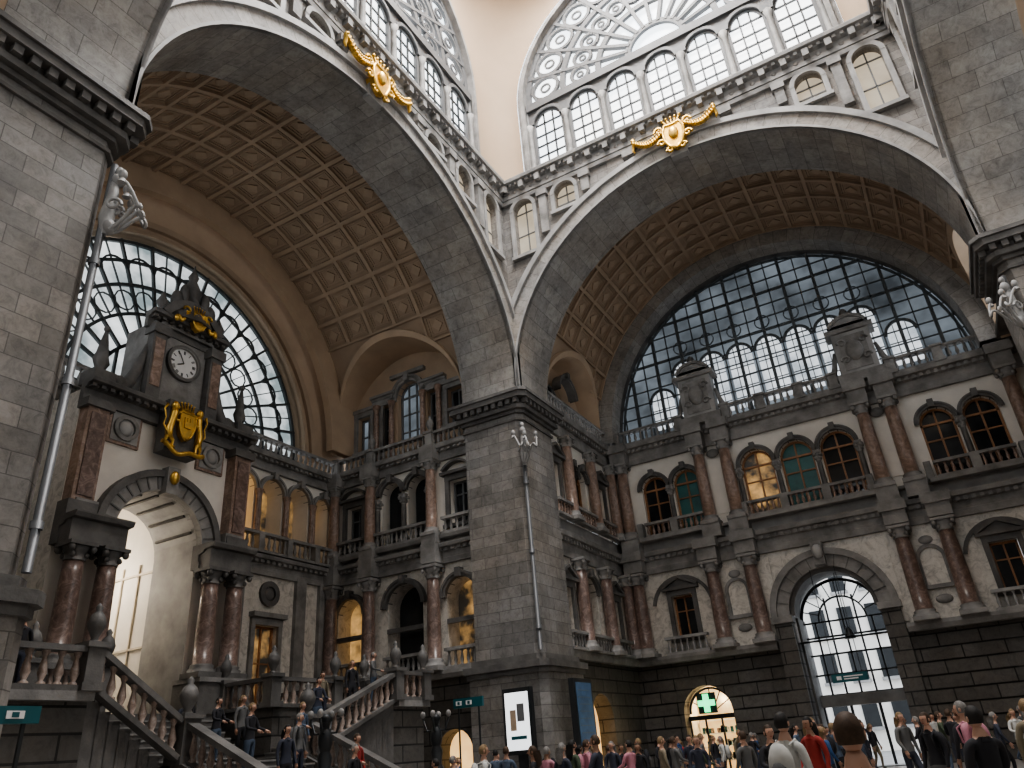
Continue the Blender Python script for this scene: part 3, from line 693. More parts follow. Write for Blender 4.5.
ops=[(32.4,34.2,17.2,archf(33.3,18.8,.9)),(30.6,31.5,17.2,18.8),(35.1,36.0,17.2,18.8)]
B.wall(30.0,37.1,16.85,21.2,ops,TAN,-.7,.4)
archsurround(B,33.3,18.8,.9,.2,GREYD)
g7=lambda u,n,z:frameRS(u,n-.7,z)
window(g7,33.3,17.2,18.8,.9,-.3,True,IRONL,GLASSD,2);window(g7,31.05,17.2,18.8,.45,-.3,False,IRONL,GLASSD);window(g7,35.55,17.2,18.8,.45,-.3,False,IRONL,GLASSD)
ws=B.obj('wall_back_side')
for u in (31.9,34.8,37.5): column(COL1,frameRS,u,.3,5.45,ws,.85); column(COL2,frameRS,u,.28,11.43,ws,.85)
B=MB(); B.box(UE,UE+.3,30.0,38.25,0,17.2,TAN); B.box(5.4,UE+.3,30.0,38.25,17.0,17.2,GREYD); B.obj('wall_back_side_right')
# ------------------------------------------------------------------ LEFT BAY SIDE WALL
B=MB(frameLS)
ops=[(-22.6,-20.8,0,archf(-21.7,1.9,.9)),(-19.6,-17.9,0,archf(-18.75,1.9,.85))]
B.wall(-25.7,-16.8,0,4.9,ops,DARKST,0,.9)
B.face([(-22.6,-.85,0),(-20.8,-.85,0),(-20.8,-.85,3),(-22.6,-.85,3)],WARM);B.face([(-19.6,-.85,0),(-17.9,-.85,0),(-17.9,-.85,3),(-19.6,-.85,3)],WARM)
B.prof(-25.7,-16.8,[(0,4.7),(.4,4.7),(.5,4.85),(.5,5.0),(0,5.0)],GREY)
ar1=[(-24.4,.8),(-21.2,1.0),(-18.1,.8)]
ops=[(u-h,u+h,5.05,archf(u,8.0,h)) for u,h in ar1]
B.wall(-25.7,-16.8,4.9,9.6,ops,CREAMM,0,.9)
for u,h in ar1:
    archsurround(B,u,8.0,h,.22,GREYD,p=.2); B.box(u-h,u+h,-.15,.05,6.9,7.1,GREYD)
    B.face([(u-h,-.9,5.05),(u+h,-.9,5.05),(u+h,-.9,9.1),(u-h,-.9,9.1)],GLASSW if h<.9 else GLASSD)
    balus(B,(u-h,.2,5.02),(u+h,.2,5.02),.85,GREY,.28)
entab(B,-25.7,-16.8,9.5,10.35,.5,GREY); B.wall(-25.7,-16.8,10.35,10.75,[],GREY,.05); B.prof(-25.7,-16.8,[(0,10.6),(.4,10.6),(.45,10.75),(0,10.78)],GREY)
w2=[(-21.95,.6),(-20.35,.6)]
ops=[(u-h,u+h,10.85,archf(u,13.45,h)) for u,h in w2]+[(-24.75,-23.75,11.2,13.3),(-18.5,-17.5,11.2,13.3)]
B.wall(-25.7,-16.8,10.7,14.6,ops,CREAM,0,.6)
for u,h in w2: archsurround(B,u,13.45,h,.22,GREYD); B.face([(u-h,-.6,10.8),(u+h,-.6,10.8),(u+h,-.6,14.1),(u-h,-.6,14.1)],GLASSD)
for u in (-24.25,-18.0): rectwin_surround(B,u,.5,11.2,13.3,GREYD,True,True); window(frameLS,u,11.2,13.3,.5,-.4,False,IRONL,GLASSD,1,(.7,))
for a,b in ((-25.1,-23.5),(-22.7,-19.6),(-18.8,-17.2)): balus(B,(a,.3,10.75),(b,.3,10.75),.8,GREY,.28)
entab(B,-25.7,-16.8,14.4,15.1,.5,GREY); balus(B,(-25.4,.3,15.1),(-17.2,.3,15.1),.8,GREY,.3)
for u in (-25.3,-23.0,-19.35): pier_post(B,u,.3,15.1,.85,GREY,.4,u in(-23.0,-19.35)); B.box(u-.4,u+.4,0,.75,9.5,10.4,GREY);B.box(u-.4,u+.4,0,.75,14.42,15.12,GREY);B.box(u-.4,u+.4,0,.7,10.35,10.8,GREY)
f3=lambda u,n,z:frameLS(u,n-.5,z); B.fn=f3
ops=[(-21.95,-20.45,16.1,archf(-21.2,18.9,.75)),(-24.6,-23.7,16.4,18.4),(-18.75,-17.85,16.4,18.4),(-23.05,-22.35,16.1,18.7),(-20.05,-19.35,16.1,18.7)]
B.wall(-25.4,-17.0,15.1,22,ops,TAN,0,.5)
B.box(-23.4,-22.9,-.1,.06,15.1,19.2,GREY);B.box(-19.5,-19.0,-.1,.06,15.1,19.2,GREY)
archsurround(B,-21.2,18.9,.75,.3,GREY); entab(B,-23.6,-22.0,18.7,19.3,.35,GREY,False);entab(B,-20.4,-18.8,18.7,19.3,.35,GREY,False)
B.box(-22.3,-20.1,0,.25,20.0,20.2,GREY)
for u in (-24.15,-18.3): rectwin_surround(B,u,.45,16.4,18.4,GREY,False); B.box(u-.8,u+.8,0,.25,18.65,18.85,GREY)
for u in (-23.2,-22.2,-20.2,-19.2): B.lathe(u,.22,[(.19,15.3),(.15,15.6),(.13,18.3),(.22,18.7)],ORANGE,10)
window(f3,-21.2,16.1,18.9,.75,-.4,True,IRONL,GL_R,2,(.3,.65)); window(f3,-24.15,16.4,18.4,.45,-.4,False,IRONL,GL_R); window(f3,-18.3,16.4,18.4,.45,-.4,False,IRONL,GLASSD)
for u in (-22.7,-19.7): window(f3,u,16.1,18.7,.35,-.4,False,IRONL,GLASSD,0)
B.fn=frameLS
B.box(-25.7,-16.8,-.6,0,15.0,15.12,GREY)
wl=B.obj('wall_left_side')
for u in (-25.3,-23.0,-19.35): column(COL1,frameLS,u,.4,5.0,wl,.85,1.07); column(COL2,frameLS,u,.38,10.78,wl,.8,.835)
for u in (-21.15,-22.75,-19.6): column(COLS,frameLS,u,.1,10.9,wl,1,.95)
B=MB(); B.box(-25.7,-17,6.7,6.95,0,17.2,CREAM); B.obj('wall_left_side_near')
# ------------------------------------------------------------------ LEFT END WALL
pc=16.2
B=MB(frameL)
for a,b,o in ((6.9,13.6,[]),(18.8,27.55,[(22.9,24.2,3.6,7.4)])): B.wall(a,b,0,10.3,o,CREAMM,0,1.2)
rectwin_surround(B,23.55,.65,3.7,7.4,GREY,False); B.box(22.6,24.5,0,.35,7.7,7.9,GREY); window(frameL,23.55,3.6,7.4,.65,-.3,False,WOOD,GLASSW,1,(.6,))
for u in (8.4,21.8,25.4,26.9): B.box(u-.3,u+.3,0,.2,3.6,9.6,GREY)
B.ring(23.6,8.75,.32,.55,0,.14,GREYD,0,2*pi,20); B.ball((23.6,.05,8.75),.3,.1,.3,GREYD)
entab(B,6.9,13.3,9.5,10.3,.5,GREY);entab(B,19.0,27.55,9.5,10.3,.5,GREY)
ar=[(21.65,.68),(23.35,.68),(25.05,.68),(26.6,.5),(10.9,.68),(9.2,.68)]
for a,b in ((6.9,13.6),(18.8,27.55)): B.wall(a,b,10.3,14.6,[(u-h,u+h,10.4,archf(u,13.3,h)) for u,h in ar if a<u<b],CREAM,0,1.0)
B.wall(13.6,18.8,12.2,14.6,[],CREAM)
for u,h in ar:
    archsurround(B,u,13.3,h,.17,GREY)
    B.face([(u-h,-1.0,10.4),(u+h,-1,10.4),(u+h,-1,14),(u-h,-1,14)],WARM if u in(21.65,) else GLASSW)
    for sg in (-1,1): B.lathe(u+sg*(h+.12),.15,[(.15,11.3),(.11,11.45),(.1,13.0),(.17,13.3)],ORANGE,10)
for a,b in ((20.4,27.3),(8,12)): balus(B,(a,.4,10.35),(b,.4,10.35),.9,GREY,.3)
for u in (20.8,22.5,24.2,25.95): B.box(u-.15,u+.15,.22,.58,10.35,11.25,GREY)
entab(B,6.9,27.55,14.3,15.0,.5,GREY); balus(B,(7.2,.3,15.0),(27.2,.3,15.0),.8,GREY,.32)
B.ring(17.3,15.5,7.75,11.5,-.6,.1,TAN,seg=48,back=True,a0=0,a1=pi);B.ring(17.3,15.5,8.2,8.5,0,.3,VAULTL,seg=48);B.ring(17.3,16.2,9.0,11,.5,.9,TAN,seg=48,back=True);B.ring(17.3,15.5,7.75,7.95,-.1,.3,VAULTL,seg=48)
wl2=B.obj('wall_left')
W=MB(frameL); uc,zc,r=17.3,15.5,7.75
W.face([(uc-r,-.5,14.9),(uc+r,-.5,14.9)]+[(uc+r*cos(pi*i/40),-.5,zc+r*sin(pi*i/40)) for i in range(41)],GL_L)
for rr,w in ((7.6,.16),(6.7,.07),(5.6,.12),(4.3,.07),(3.0,.14)): W.arc(uc,zc,rr,0,pi,-.38,.14,w,IRONG,40)
for i in range(1,16):
    a=pi*i/16; W.bar((uc+3*cos(a),-.38,zc+3*sin(a)),(uc+7.7*cos(a),-.38,zc+7.7*sin(a)),.11,.14,IRONG,(0,1,0))
for i in range(16):
    a=pi*(i+.5)/16; W.bar((uc+4.3*cos(a),-.38,zc+4.3*sin(a)),(uc+7.7*cos(a),-.38,zc+7.7*sin(a)),.04,.08,IRONG,(0,1,0))
    rr=6.3; c=(uc+rr*cos(a),zc+rr*sin(a)); q=rr*sin(pi/32)*.95
    W.poly([(c[0]+q*cos(t),-.36,c[1]+q*sin(t)) for t in [a-pi/2+pi*j/8 for j in range(9)]],.08,.07,IRONG)
    q2=5.0*sin(pi/32)*.9;c=(uc+4.9*cos(a),zc+4.9*sin(a)); W.poly([(c[0]+q2*cos(t),-.36,c[1]+q2*sin(t)) for t in [2*pi*j/10 for j in range(11)]],.05,.06,IRONG)
for x in (-2.2,-1.1,0,1.1,2.2): W.box(uc+x-.05,uc+x+.05,-.45,-.33,15,zc+sqrt(9-x*x),IRONG)
W.box(uc-r,uc+r,-.45,-.3,15.4,15.6,IRONG)
wcount[0]+=1; W.obj('window_%d'%wcount[0])
# ------------------------------------------------------------------ CLOCK PORTAL
B=MB(frameP)
L0=3.6
B.wall(pc-3.5,pc+3.5,L0,13.6,[(pc-1.75,pc+1.75,L0,archf(pc,9.3,1.75))],CREAM,0,2.4,rev=GREYL)
for u in (pc-3.5,pc+3.5): B.face([(u,0,L0),(u,-2.3,L0),(u,-2.3,14.0),(u,0,14.0)],CREAMM)
B.ring(pc,9.3,1.75,2.35,-.2,.3,GREY,seg=24);B.ring(pc,9.3,2.25,2.5,-.2,.42,GREYD,seg=24)
for i in range(1,16):
    a=pi*i/16; B.bar((pc+1.8*cos(a),.31,9.3+1.8*sin(a)),(pc+2.25*cos(a),.31,9.3+2.25*sin(a)),.05,.05,GREYD,(0,1,0))
for i in range(1,8):
    a=pi*i/8; B.bar((pc+1.72*cos(a),-.2,9.3+1.72*sin(a)),(pc+1.72*cos(a),-2.2,9.3+1.72*sin(a)),.12,.08,GREYD,(0,0,1))
B.box(pc-.25,pc+.25,.2,.6,10.9,11.9,GREY); B.ball((pc,.65,11.5),.18,.14,.26,GOLD)
for sg in (-1,1):
    c=pc+sg*2.6
    B.box(c-1.0,c+1.0,-.2,1.15,L0,4.75,GREYD);B.box(c-1.05,c+1.05,-.2,1.22,4.6,4.75,GREY)
    B.fn=frameP
    entab(B,c-1.0,c+1.0,8.5,9.4,1.2,GREYD); B.box(c-.95,c+.95,0,.95,8.5,9.2,GREYD)
    B.box(c-.28+sg*.35-.1,c+.28+sg*.35+.1,0,.55,9.4,10.0,GREY)
    uo=pc+sg*3.1
    B.box(uo-.5,uo+.5,0,.6,9.4,9.9,GREYD);B.box(uo-.38,uo+.38,0,.5,9.9,13.2,ORANGE);B.box(uo-.5,uo+.5,0,.62,13.2,13.5,GREYD)
    B.box(uo-.26,uo+.26,.5,.56,10.1,13.0,RED)
    um=pc+sg*1.85
    B.box(um-.62,um+.62,0,.1,12.35,13.6,ORANGE);B.box(um-.52,um+.52,.1,.14,12.45,13.5,GREYL);B.ring(um,12.97,.33,.47,.1,.24,GREY,0,2*pi,18); B.ball((um,.14,12.97),.3,.12,.3,GREYL)
    uo=pc+sg*3.1
    B.box(uo-.4,uo+.4,-.4,.45,14.2,14.7,GREYD); B.lathe(uo,0,[(.28,14.7),(.2,14.9),(.34,15.2),(.24,15.5),(.16,16.0),(.06,16.5)],GREYD,4); B.ball((uo,0,16.55),.12,.12,.14,GREYD)
    B.tube([(pc+sg*(1.5+.9*(1-t)),.1,14.4+2.2*t*t) for t in [i/8 for i in range(9)]],[.3,.3,.28,.24,.22,.2,.18,.15,.1],GREYD,8)
    B.ball((pc+sg*2.4,.1,14.5),.38,.3,.38,GREYD)
    B.box(pc+sg*1.3-.28,pc+sg*1.3+.28,.1,.5,14.2,17.3,GREYD);B.box(pc+sg*1.3-.2,pc+sg*1.3+.2,.5,.54,14.8,16.8,ORANGE);B.box(pc+sg*1.3-.36,pc+sg*1.3+.36,.0,.6,17.0,17.4,GREYD)
    B.lathe(pc+sg*1.35,.3,[(.2,18.1),(.1,18.25),(.24,18.5),(.1,18.8),(.02,19.0)],GREYD,8)
    B.ball((pc+sg*.8,.35,18.9),.25,.2,.45,GREYD)
entab(B,pc-3.6,pc+3.6,13.5,14.25,.7,GREYD)
B.box(pc-1.6,pc+1.6,-1.2,.15,14.2,17.5,GREY); entab(B,pc-1.75,pc+1.75,17.3,18.0,.6,GREYD)
B.ring(pc,17.4,1.25,1.6,-.5,.6,GREYD,radians(25),radians(155),16); B.face([(pc+1.25*cos(t),.3,17.6+1.15*sin(t)) for t in [pi*i/14 for i in range(15)]],GREY)
B.lathe(pc,.1,[(.55,18.9),(.4,19.1),(.3,19.4),(.42,19.7),(.3,20.0),(.16,20.3),(.22,20.5),(.08,20.8),(.02,21.1)],GREYD,10)
B.lathe(pc,-.3,[(1.3,18.0),(1.1,18.5),(.7,18.9)],GREYD,12)
B.ball((pc-.5,.35,19.3),.2,.2,.5,GREYD);B.ball((pc+.5,.35,19.3),.2,.2,.5,GREYD)
po=B.obj('clock_portal')
for u in (pc-3.1,pc-2.0,pc+2.0,pc+3.1): column(COLP,frameP,u,.68,4.75,po)
zk=16.35; C=MB(lambda u,n,z:frameP(pc+(u-pc)*.86,n,zk+(z-zk)*.86)); zc=zk
C.ring(pc,zc,.74,.88,.1,.3,GREYD,0,2*pi,32);C.ring(pc,zc,.72,.76,.1,.31,GREY,0,2*pi,32); C.face([(pc+.73*cos(2*pi*i/32),.2,zc+.73*sin(2*pi*i/32)) for i in range(32)],WHITEP)
for i in range(12):
    a=pi/2-i*pi/6
    k=[2,1,2,3,2,1,2,3,4,2,1,2][i]
    for j in range(k):
        o=(j-(k-1)/2)*.05; c=(pc+.56*cos(a)-o*sin(a),zc+.56*sin(a)+o*cos(a))
        C.bar((c[0]-.08*cos(a),.215,c[1]-.08*sin(a)),(c[0]+.08*cos(a),.215,c[1]+.08*sin(a)),.022,.02,IRON,(0,1,0))
a=radians(205);C.bar((pc,.24,zc),(pc+.33*cos(a),.24,zc+.33*sin(a)),.05,.02,IRON,(0,1,0)); a=radians(120);C.bar((pc,.25,zc),(pc+.5*cos(a),.25,zc+.5*sin(a)),.035,.02,IRON,(0,1,0))
C.obj('station_clock')
# gilded arms: crowned shield between two upright lions
zg=13.6
G=MB(lambda u,n,z:frameP(pc+(u-pc)*.82,n,zg+(z-zg)*1.02)); n=.85; zc=13.5
def shield(G,uc,zc,s,n):
    sh=[(0,-.62),(.25,-.45),(.4,-.1),(.4,.45),(-.4,.45),(-.4,-.1),(-.25,-.45)]
    G.face([(uc+a*s,n+.12,zc+b*s) for a,b in sh],GOLD)
    for i in range(len(sh)):
        a=sh[i];b=sh[(i+1)%len(sh)]; G.face([(uc+a[0]*s,n-.1,zc+a[1]*s),(uc+b[0]*s,n-.1,zc+b[1]*s),(uc+b[0]*s,n+.12,zc+b[1]*s),(uc+a[0]*s,n+.12,zc+a[1]*s)],GOLD)
    G.tube([(uc+a*s,n+.12,zc+b*s) for a,b in sh+[sh[0]]],.05*s,GOLD,6)
    G.box(uc-.18*s,uc+.18*s,n+.12,n+.17,zc-.15*s,zc+.1*s,GOLD)
    for k in (-1,0,1): G.box(uc+k*.14*s-.05*s,uc+k*.14*s+.05*s,n+.12,n+.17,zc+.1*s,zc+.27*s,GOLD)
    G.tube([(uc-.34*s,n,zc+.55*s),(uc+.34*s,n,zc+.55*s)],.07*s,GOLD,6)
    for k in (-2,-1,0,1,2): G.tube([(uc+k*.13*s,n,zc+.58*s),(uc+k*.17*s,n,zc+(.85-.03*abs(k))*s)],[.06*s,.03*s],GOLD,6); G.ball((uc+k*.17*s,n,zc+(.9-.03*abs(k))*s),.05*s,.05*s,.05*s,GOLD,6,5)
shield(G,pc,zc,1.0,n)
for sg in (-1,1):
    def q(x,z,dn=0): return (pc+sg*x,n+dn,zc+z)
    G.tube([q(.75,-.65),q(.8,-.3),q(.7,.05),q(.62,.35),q(.66,.52)],[.14,.17,.15,.18,.13],GOLD,8)
    G.ball(q(.66,.62,.03),.17,.15,.18,GOLD); G.ball(q(.54,.58,.08),.09,.08,.07,GOLD)
    G.tube([q(.6,.3,.08),q(.45,.4,.12),q(.38,.32,.14)],[.07,.055,.05],GOLD,6);G.tube([q(.62,.1,.08),q(.48,.05,.12),q(.4,.1,.14)],[.07,.055,.05],GOLD,6)
    G.tube([q(.75,-.6,.05),q(.6,-.75,.08),q(.62,-.95,.08),q(.5,-.97,.1)],[.1,.08,.06,.05],GOLD,6);G.tube([q(.85,-.6),q(.92,-.8),q(.86,-.97)],[.1,.07,.05],GOLD,6)
    G.tube([q(.9,-.4),q(1.1,-.2),q(1.02,.1),q(1.14,.4),q(1.02,.6)],[.05,.04,.035,.04,.07],GOLD,6)
G.tube([(pc+x,n+.05,zc-1.0-.12*cos(x*2.2)+.08*sin(x*5)) for x in [-1.1+.2*i for i in range(12)]],.09,GOLD,6)
G.box(pc-.85,pc+.85,.2,n-.1,12.4,14.4,GREYD)
G.obj('gilded_coat_of_arms')
G=MB(frameP); shield(G,pc+.05,18.1,.75,.7)
for sg in (-1,1):
    G.tube([(pc+sg*(.35+.55*t),.72,18.2-.35*t+.15*sin(t*8)) for t in [i/8 for i in range(9)]],.08,GOLD,6); G.ball((pc+sg*.9,.72,17.88),.12,.1,.16,GOLD,6,5)
    G.tube([(pc+sg*(.5+.17*(1-t/9)*cos(t)),.74,18.42+.17*(1-t/9)*sin(t)) for t in [j*.6 for j in range(10)]],.05,GOLD,6)
G.obj('gilded_ornament')
B=MB()
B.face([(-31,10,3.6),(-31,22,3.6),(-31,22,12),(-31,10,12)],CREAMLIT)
B.face([(-31,14.4,3.6),(-25.7,14.4,3.6),(-25.7,14.4,12),(-31,14.4,12)],CREAM);B.face([(-31,18.2,3.6),(-25.7,18.2,3.6),(-25.7,18.2,12),(-31,18.2,12)],CREAM);B.face([(-31,14.4,12),(-25.7,14.4,12),(-25.7,18.2,12),(-31,18.2,12)],CREAM)
for y in (14.5,15.4,16.3,17.2,18.1): B.box(-30.95,-30.88,y-.03,y+.03,3.6,9,CREAMP)
for x in (-30,-29,-28,-27,-26): B.box(x-.03,x+.03,18.12,18.19,3.6,9.4,CREAMP)
for z in (3.8,6.2,9.0): B.box(-31,-25.8,18.12,18.19,z-.04,z+.04,CREAMP); B.box(-30.95,-30.88,14.4,18.2,z-.04,z+.04,CREAMP)
B.obj('passage_wall')
B=MB(lambda u,n,z:(-30.8+n,u,z))
B.arc(16.3,9.2,1.7,0,pi,0,.15,.2,WOOD,20);B.arc(16.3,9.2,.8,0,pi,0,.1,.12,WOOD,14); B.box(14.6,18.0,0,.15,9.1,9.25,WOOD)
for i in range(1,7): 
    a=pi*i/7; B.bar((16.3+.8*cos(a),0,9.2+.8*sin(a)),(16.3+1.7*cos(a),0,9.2+1.7*sin(a)),.08,.1,WOOD,(0,1,0))
wcount[0]+=1; B.obj('window_%d'%wcount[0])
# ------------------------------------------------------------------ STAIRS
B=MB(); ZU=3.6; ZM=2.0
B.box(-31,-22.4,7.0,23.6,3.3,ZU,GREYD)
B.box(-25.6,-20.0,7.0,12.9,0,ZU,DARKST); B.box(-25.6,-20.0,18.9,23.6,0,ZU,DARKST)
B.box(-22.4,-17.4,13.0,18.4,0,ZM,DARKST)
B.box(-20.0,-17.4,7.0,10.9,0,ZU,DARKST); B.box(-20.0,-17.4,21.9,23.6,0,ZU,DARKST)
for i in range(8):
    z=ZM+(i+1)*.2; x=-20.4-i*.3; B.box(x-.32,x,13.4,18.4,ZM,z,GREYD); B.box(x-.02,x+.03,13.4,18.4,z-.05,z,GREY)
B.box(-23.5,-22.8,13.0,18.9,ZM,ZU,GREYD)
for i in range(8):
    z=ZU-(i+1)*.2; y=10.9+i*.29; B.box(-20.0,-17.4,y,y+.31,0,z,GREYD); B.box(-20,-17.4,y+.28,y+.33,z-.05,z,GREY)
for i in range(12):
    z=ZM+(i+1)*ZM*.8/12; y=18.4+i*.29; B.box(-20.0,-17.4,y,y+.31,0,z,GREYD); B.box(-20,-17.4,y-.03,y+.02,z-.05,z,GREY)
for i in range(13):
    z=ZM*(13-i)/13; x=-17.4+i*.33; B.box(x-.02,x+.33,13.9,17.5,0,z,GREYD); B.box(x+.3,x+.36,13.9,17.5,z-.05,z,GREY)
xe=-17.4+13*.33
for y in (13.6,17.8):
    for yy in (y-.28,y+.28): B.face([(-17.4,yy,0),(xe+.3,yy,0),(xe+.3,yy,.25),(-17.4,yy,ZM+.15)],DARKST)
    B.face([(xe+.3,y-.28,.25),(xe+.3,y+.28,.25),(-17.4,y+.28,ZM+.15),(-17.4,y-.28,ZM+.15)],GREYD)
    balus(B,(-17.2,y,ZM),(xe-.1,y,.2),.95,GREYD,.34,BALM,r=.1)
    pier_post(B,-17.4,y,ZM,1.15,GREYD,.5,True); pier_post(B,xe+.4,y,0,1.25,GREYD,.6,False)
for p,q in (((-17.3,10.9,ZU),(-17.3,13.3,ZM+.1)),((-17.3,7.0,ZU),(-17.3,10.6,ZU)),((-17.3,18.1,ZM+.1),(-17.3,21.9,ZU)),((-17.3,21.9,ZU),(-17.3,23.5,ZU)),((-20.1,19.0,ZU),(-20.1,21.8,ZU)),((-20.1,10.9,ZU),(-20.1,12.9,ZU)),((-19.9,23.5,ZU),(-17.4,23.5,ZU)),((-25.0,23.5,ZU),(-20.1,23.5,ZU)),((-22.4,18.9,ZU),(-20.1,18.9,ZU))):
    balus(B,p,q,.95,GREYD,.34,BALM,r=.1)
for x,y,z in ((-17.3,10.75,ZU),(-17.3,8.6,ZU),(-17.3,21.9,ZU),(-17.3,23.5,ZU),(-20.1,21.9,ZU),(-20.1,18.9,ZU),(-20.1,12.9,ZU),(-20.1,10.9,ZU),(-22.4,18.9,ZU),(-20.1,23.5,ZU)): pier_post(B,x,y,z,1.05,GREYD,.42,True)
for a,b in ((7.0,10.9),(21.9,23.7)): B.box(-17.4,-17.15,a,b,ZU-.2,ZU,GREY)
B.obj('grand_staircase')
def torch(x,y,z,name):
    B=MB(); B.lathe(x,y,[(.28,z),(.22,z+.15),(.12,z+.3),(.16,z+.6),(.08,z+.8),(.07,z+1.3),(.15,z+1.4),(.05,z+1.5)],IRON,10)
    B.ball((x,y,z+.95),.16,.16,.3,IRON); B.ball((x,y,z+1.3),.09,.09,.11,IRON)
    for k in range(4):
        a=k*pi/2+.4; B.tube([(x,y,z+1.1),(x+.25*cos(a),y+.25*sin(a),z+1.1),(x+.35*cos(a),y+.35*sin(a),z+1.4)],.03,IRON,6); B.ball((x+.35*cos(a),y+.35*sin(a),z+1.5),.07,.07,.09,GREY)
    B.obj(name)
torch(xe+.4,13.6,1.25,'bronze_torchere'); torch(xe+.4,17.8,1.25,'bronze_torchere')
# ------------------------------------------------------------------ signage / furniture
B=MB(lambda u,n,z:(u-.45,n,z))
B.box(-15.0,-13.8,25.95,26.2,1.6,3.85,IRON); B.face([(-14.9,25.94,1.75),(-13.9,25.94,1.75),(-13.9,25.94,3.7),(-14.9,25.94,3.7)],WHITE)
B.box(-14.7,-14.45,25.92,25.935,2.4,3.1,TAN);B.box(-14.4,-14.1,25.92,25.935,2.7,3.3,IRONL);B.box(-14.7,-14.05,25.92,25.935,2.1,2.22,TEALS); B.box(-14.5,-14.2,26.0,26.2,0,1.6,IRON)
B.obj('lit_advertising_board')
B=MB(); B.box(-13.45,-13.2,27.6,29.2,1.6,4.1,IRON); B.face([(-13.19,27.7,1.75),(-13.19,29.1,1.75),(-13.19,29.1,3.95),(-13.19,27.7,3.95)],BLUE)
B.box(-13.45,-13.3,28.3,28.5,0,1.6,IRON)
for z in [1.9+.25*i for i in range(8)]: B.box(-13.19,-13.18,27.85,28.9,z,z+.03,IRONL)
B.obj('departure_screen')
def sign(p0,p1,h,name,arrow=True):
    B=MB(); p0=Vector(p0);p1=Vector(p1); d=(p1-p0).normalized(); nrm=Vector((d.y,-d.x,0))
    B.bar(tuple(p0),tuple(p1),.1,h,TEALS)
    L=(p1-p0).length
    for i in range(int(L/.45)):
        q=p0+d*(.25+.45*i)+nrm*.06
        B.bar(tuple(q-d*.13),tuple(q+d*.13),.01,h*.45,WHITEP)
        B.bar(tuple(q-d*.05+nrm*.01),tuple(q+d*.05+nrm*.01),.01,h*.3,TEALS)
    for q in (p0+d*.2,p1-d*.2): B.bar(tuple(q),(q.x,q.y,0),.05,.05,IRON,(0,1,0))
    B.obj(name)
sign((-17.2,25.3,3.5),(-15.9,25.3,3.5),.34,'direction_sign'); sign((-12.3,5.9,2.68),(-12.3,6.97,2.68),.24,'direction_sign')
B=MB(); 
for i in range(5):
    B.box(1.9+i*.32,2.18+i*.32,21.9,22.3,.5,1.25,random.choice((WHITEP,BLUE,CREAM))); B.box(1.95+i*.32,2.12+i*.32,21.87,21.9,.7,1.15,random.choice((RED,TEALS,ORANGE)))
B.box(1.8,3.6,21.8,22.4,.4,.5,IRON)
for x in (1.85,3.55): B.box(x-.03,x+.03,21.8,22.4,0,1.35,IRON)
B.box(1.8,3.6,21.85,22.35,1.3,1.36,IRON); B.obj('brochure_rack')
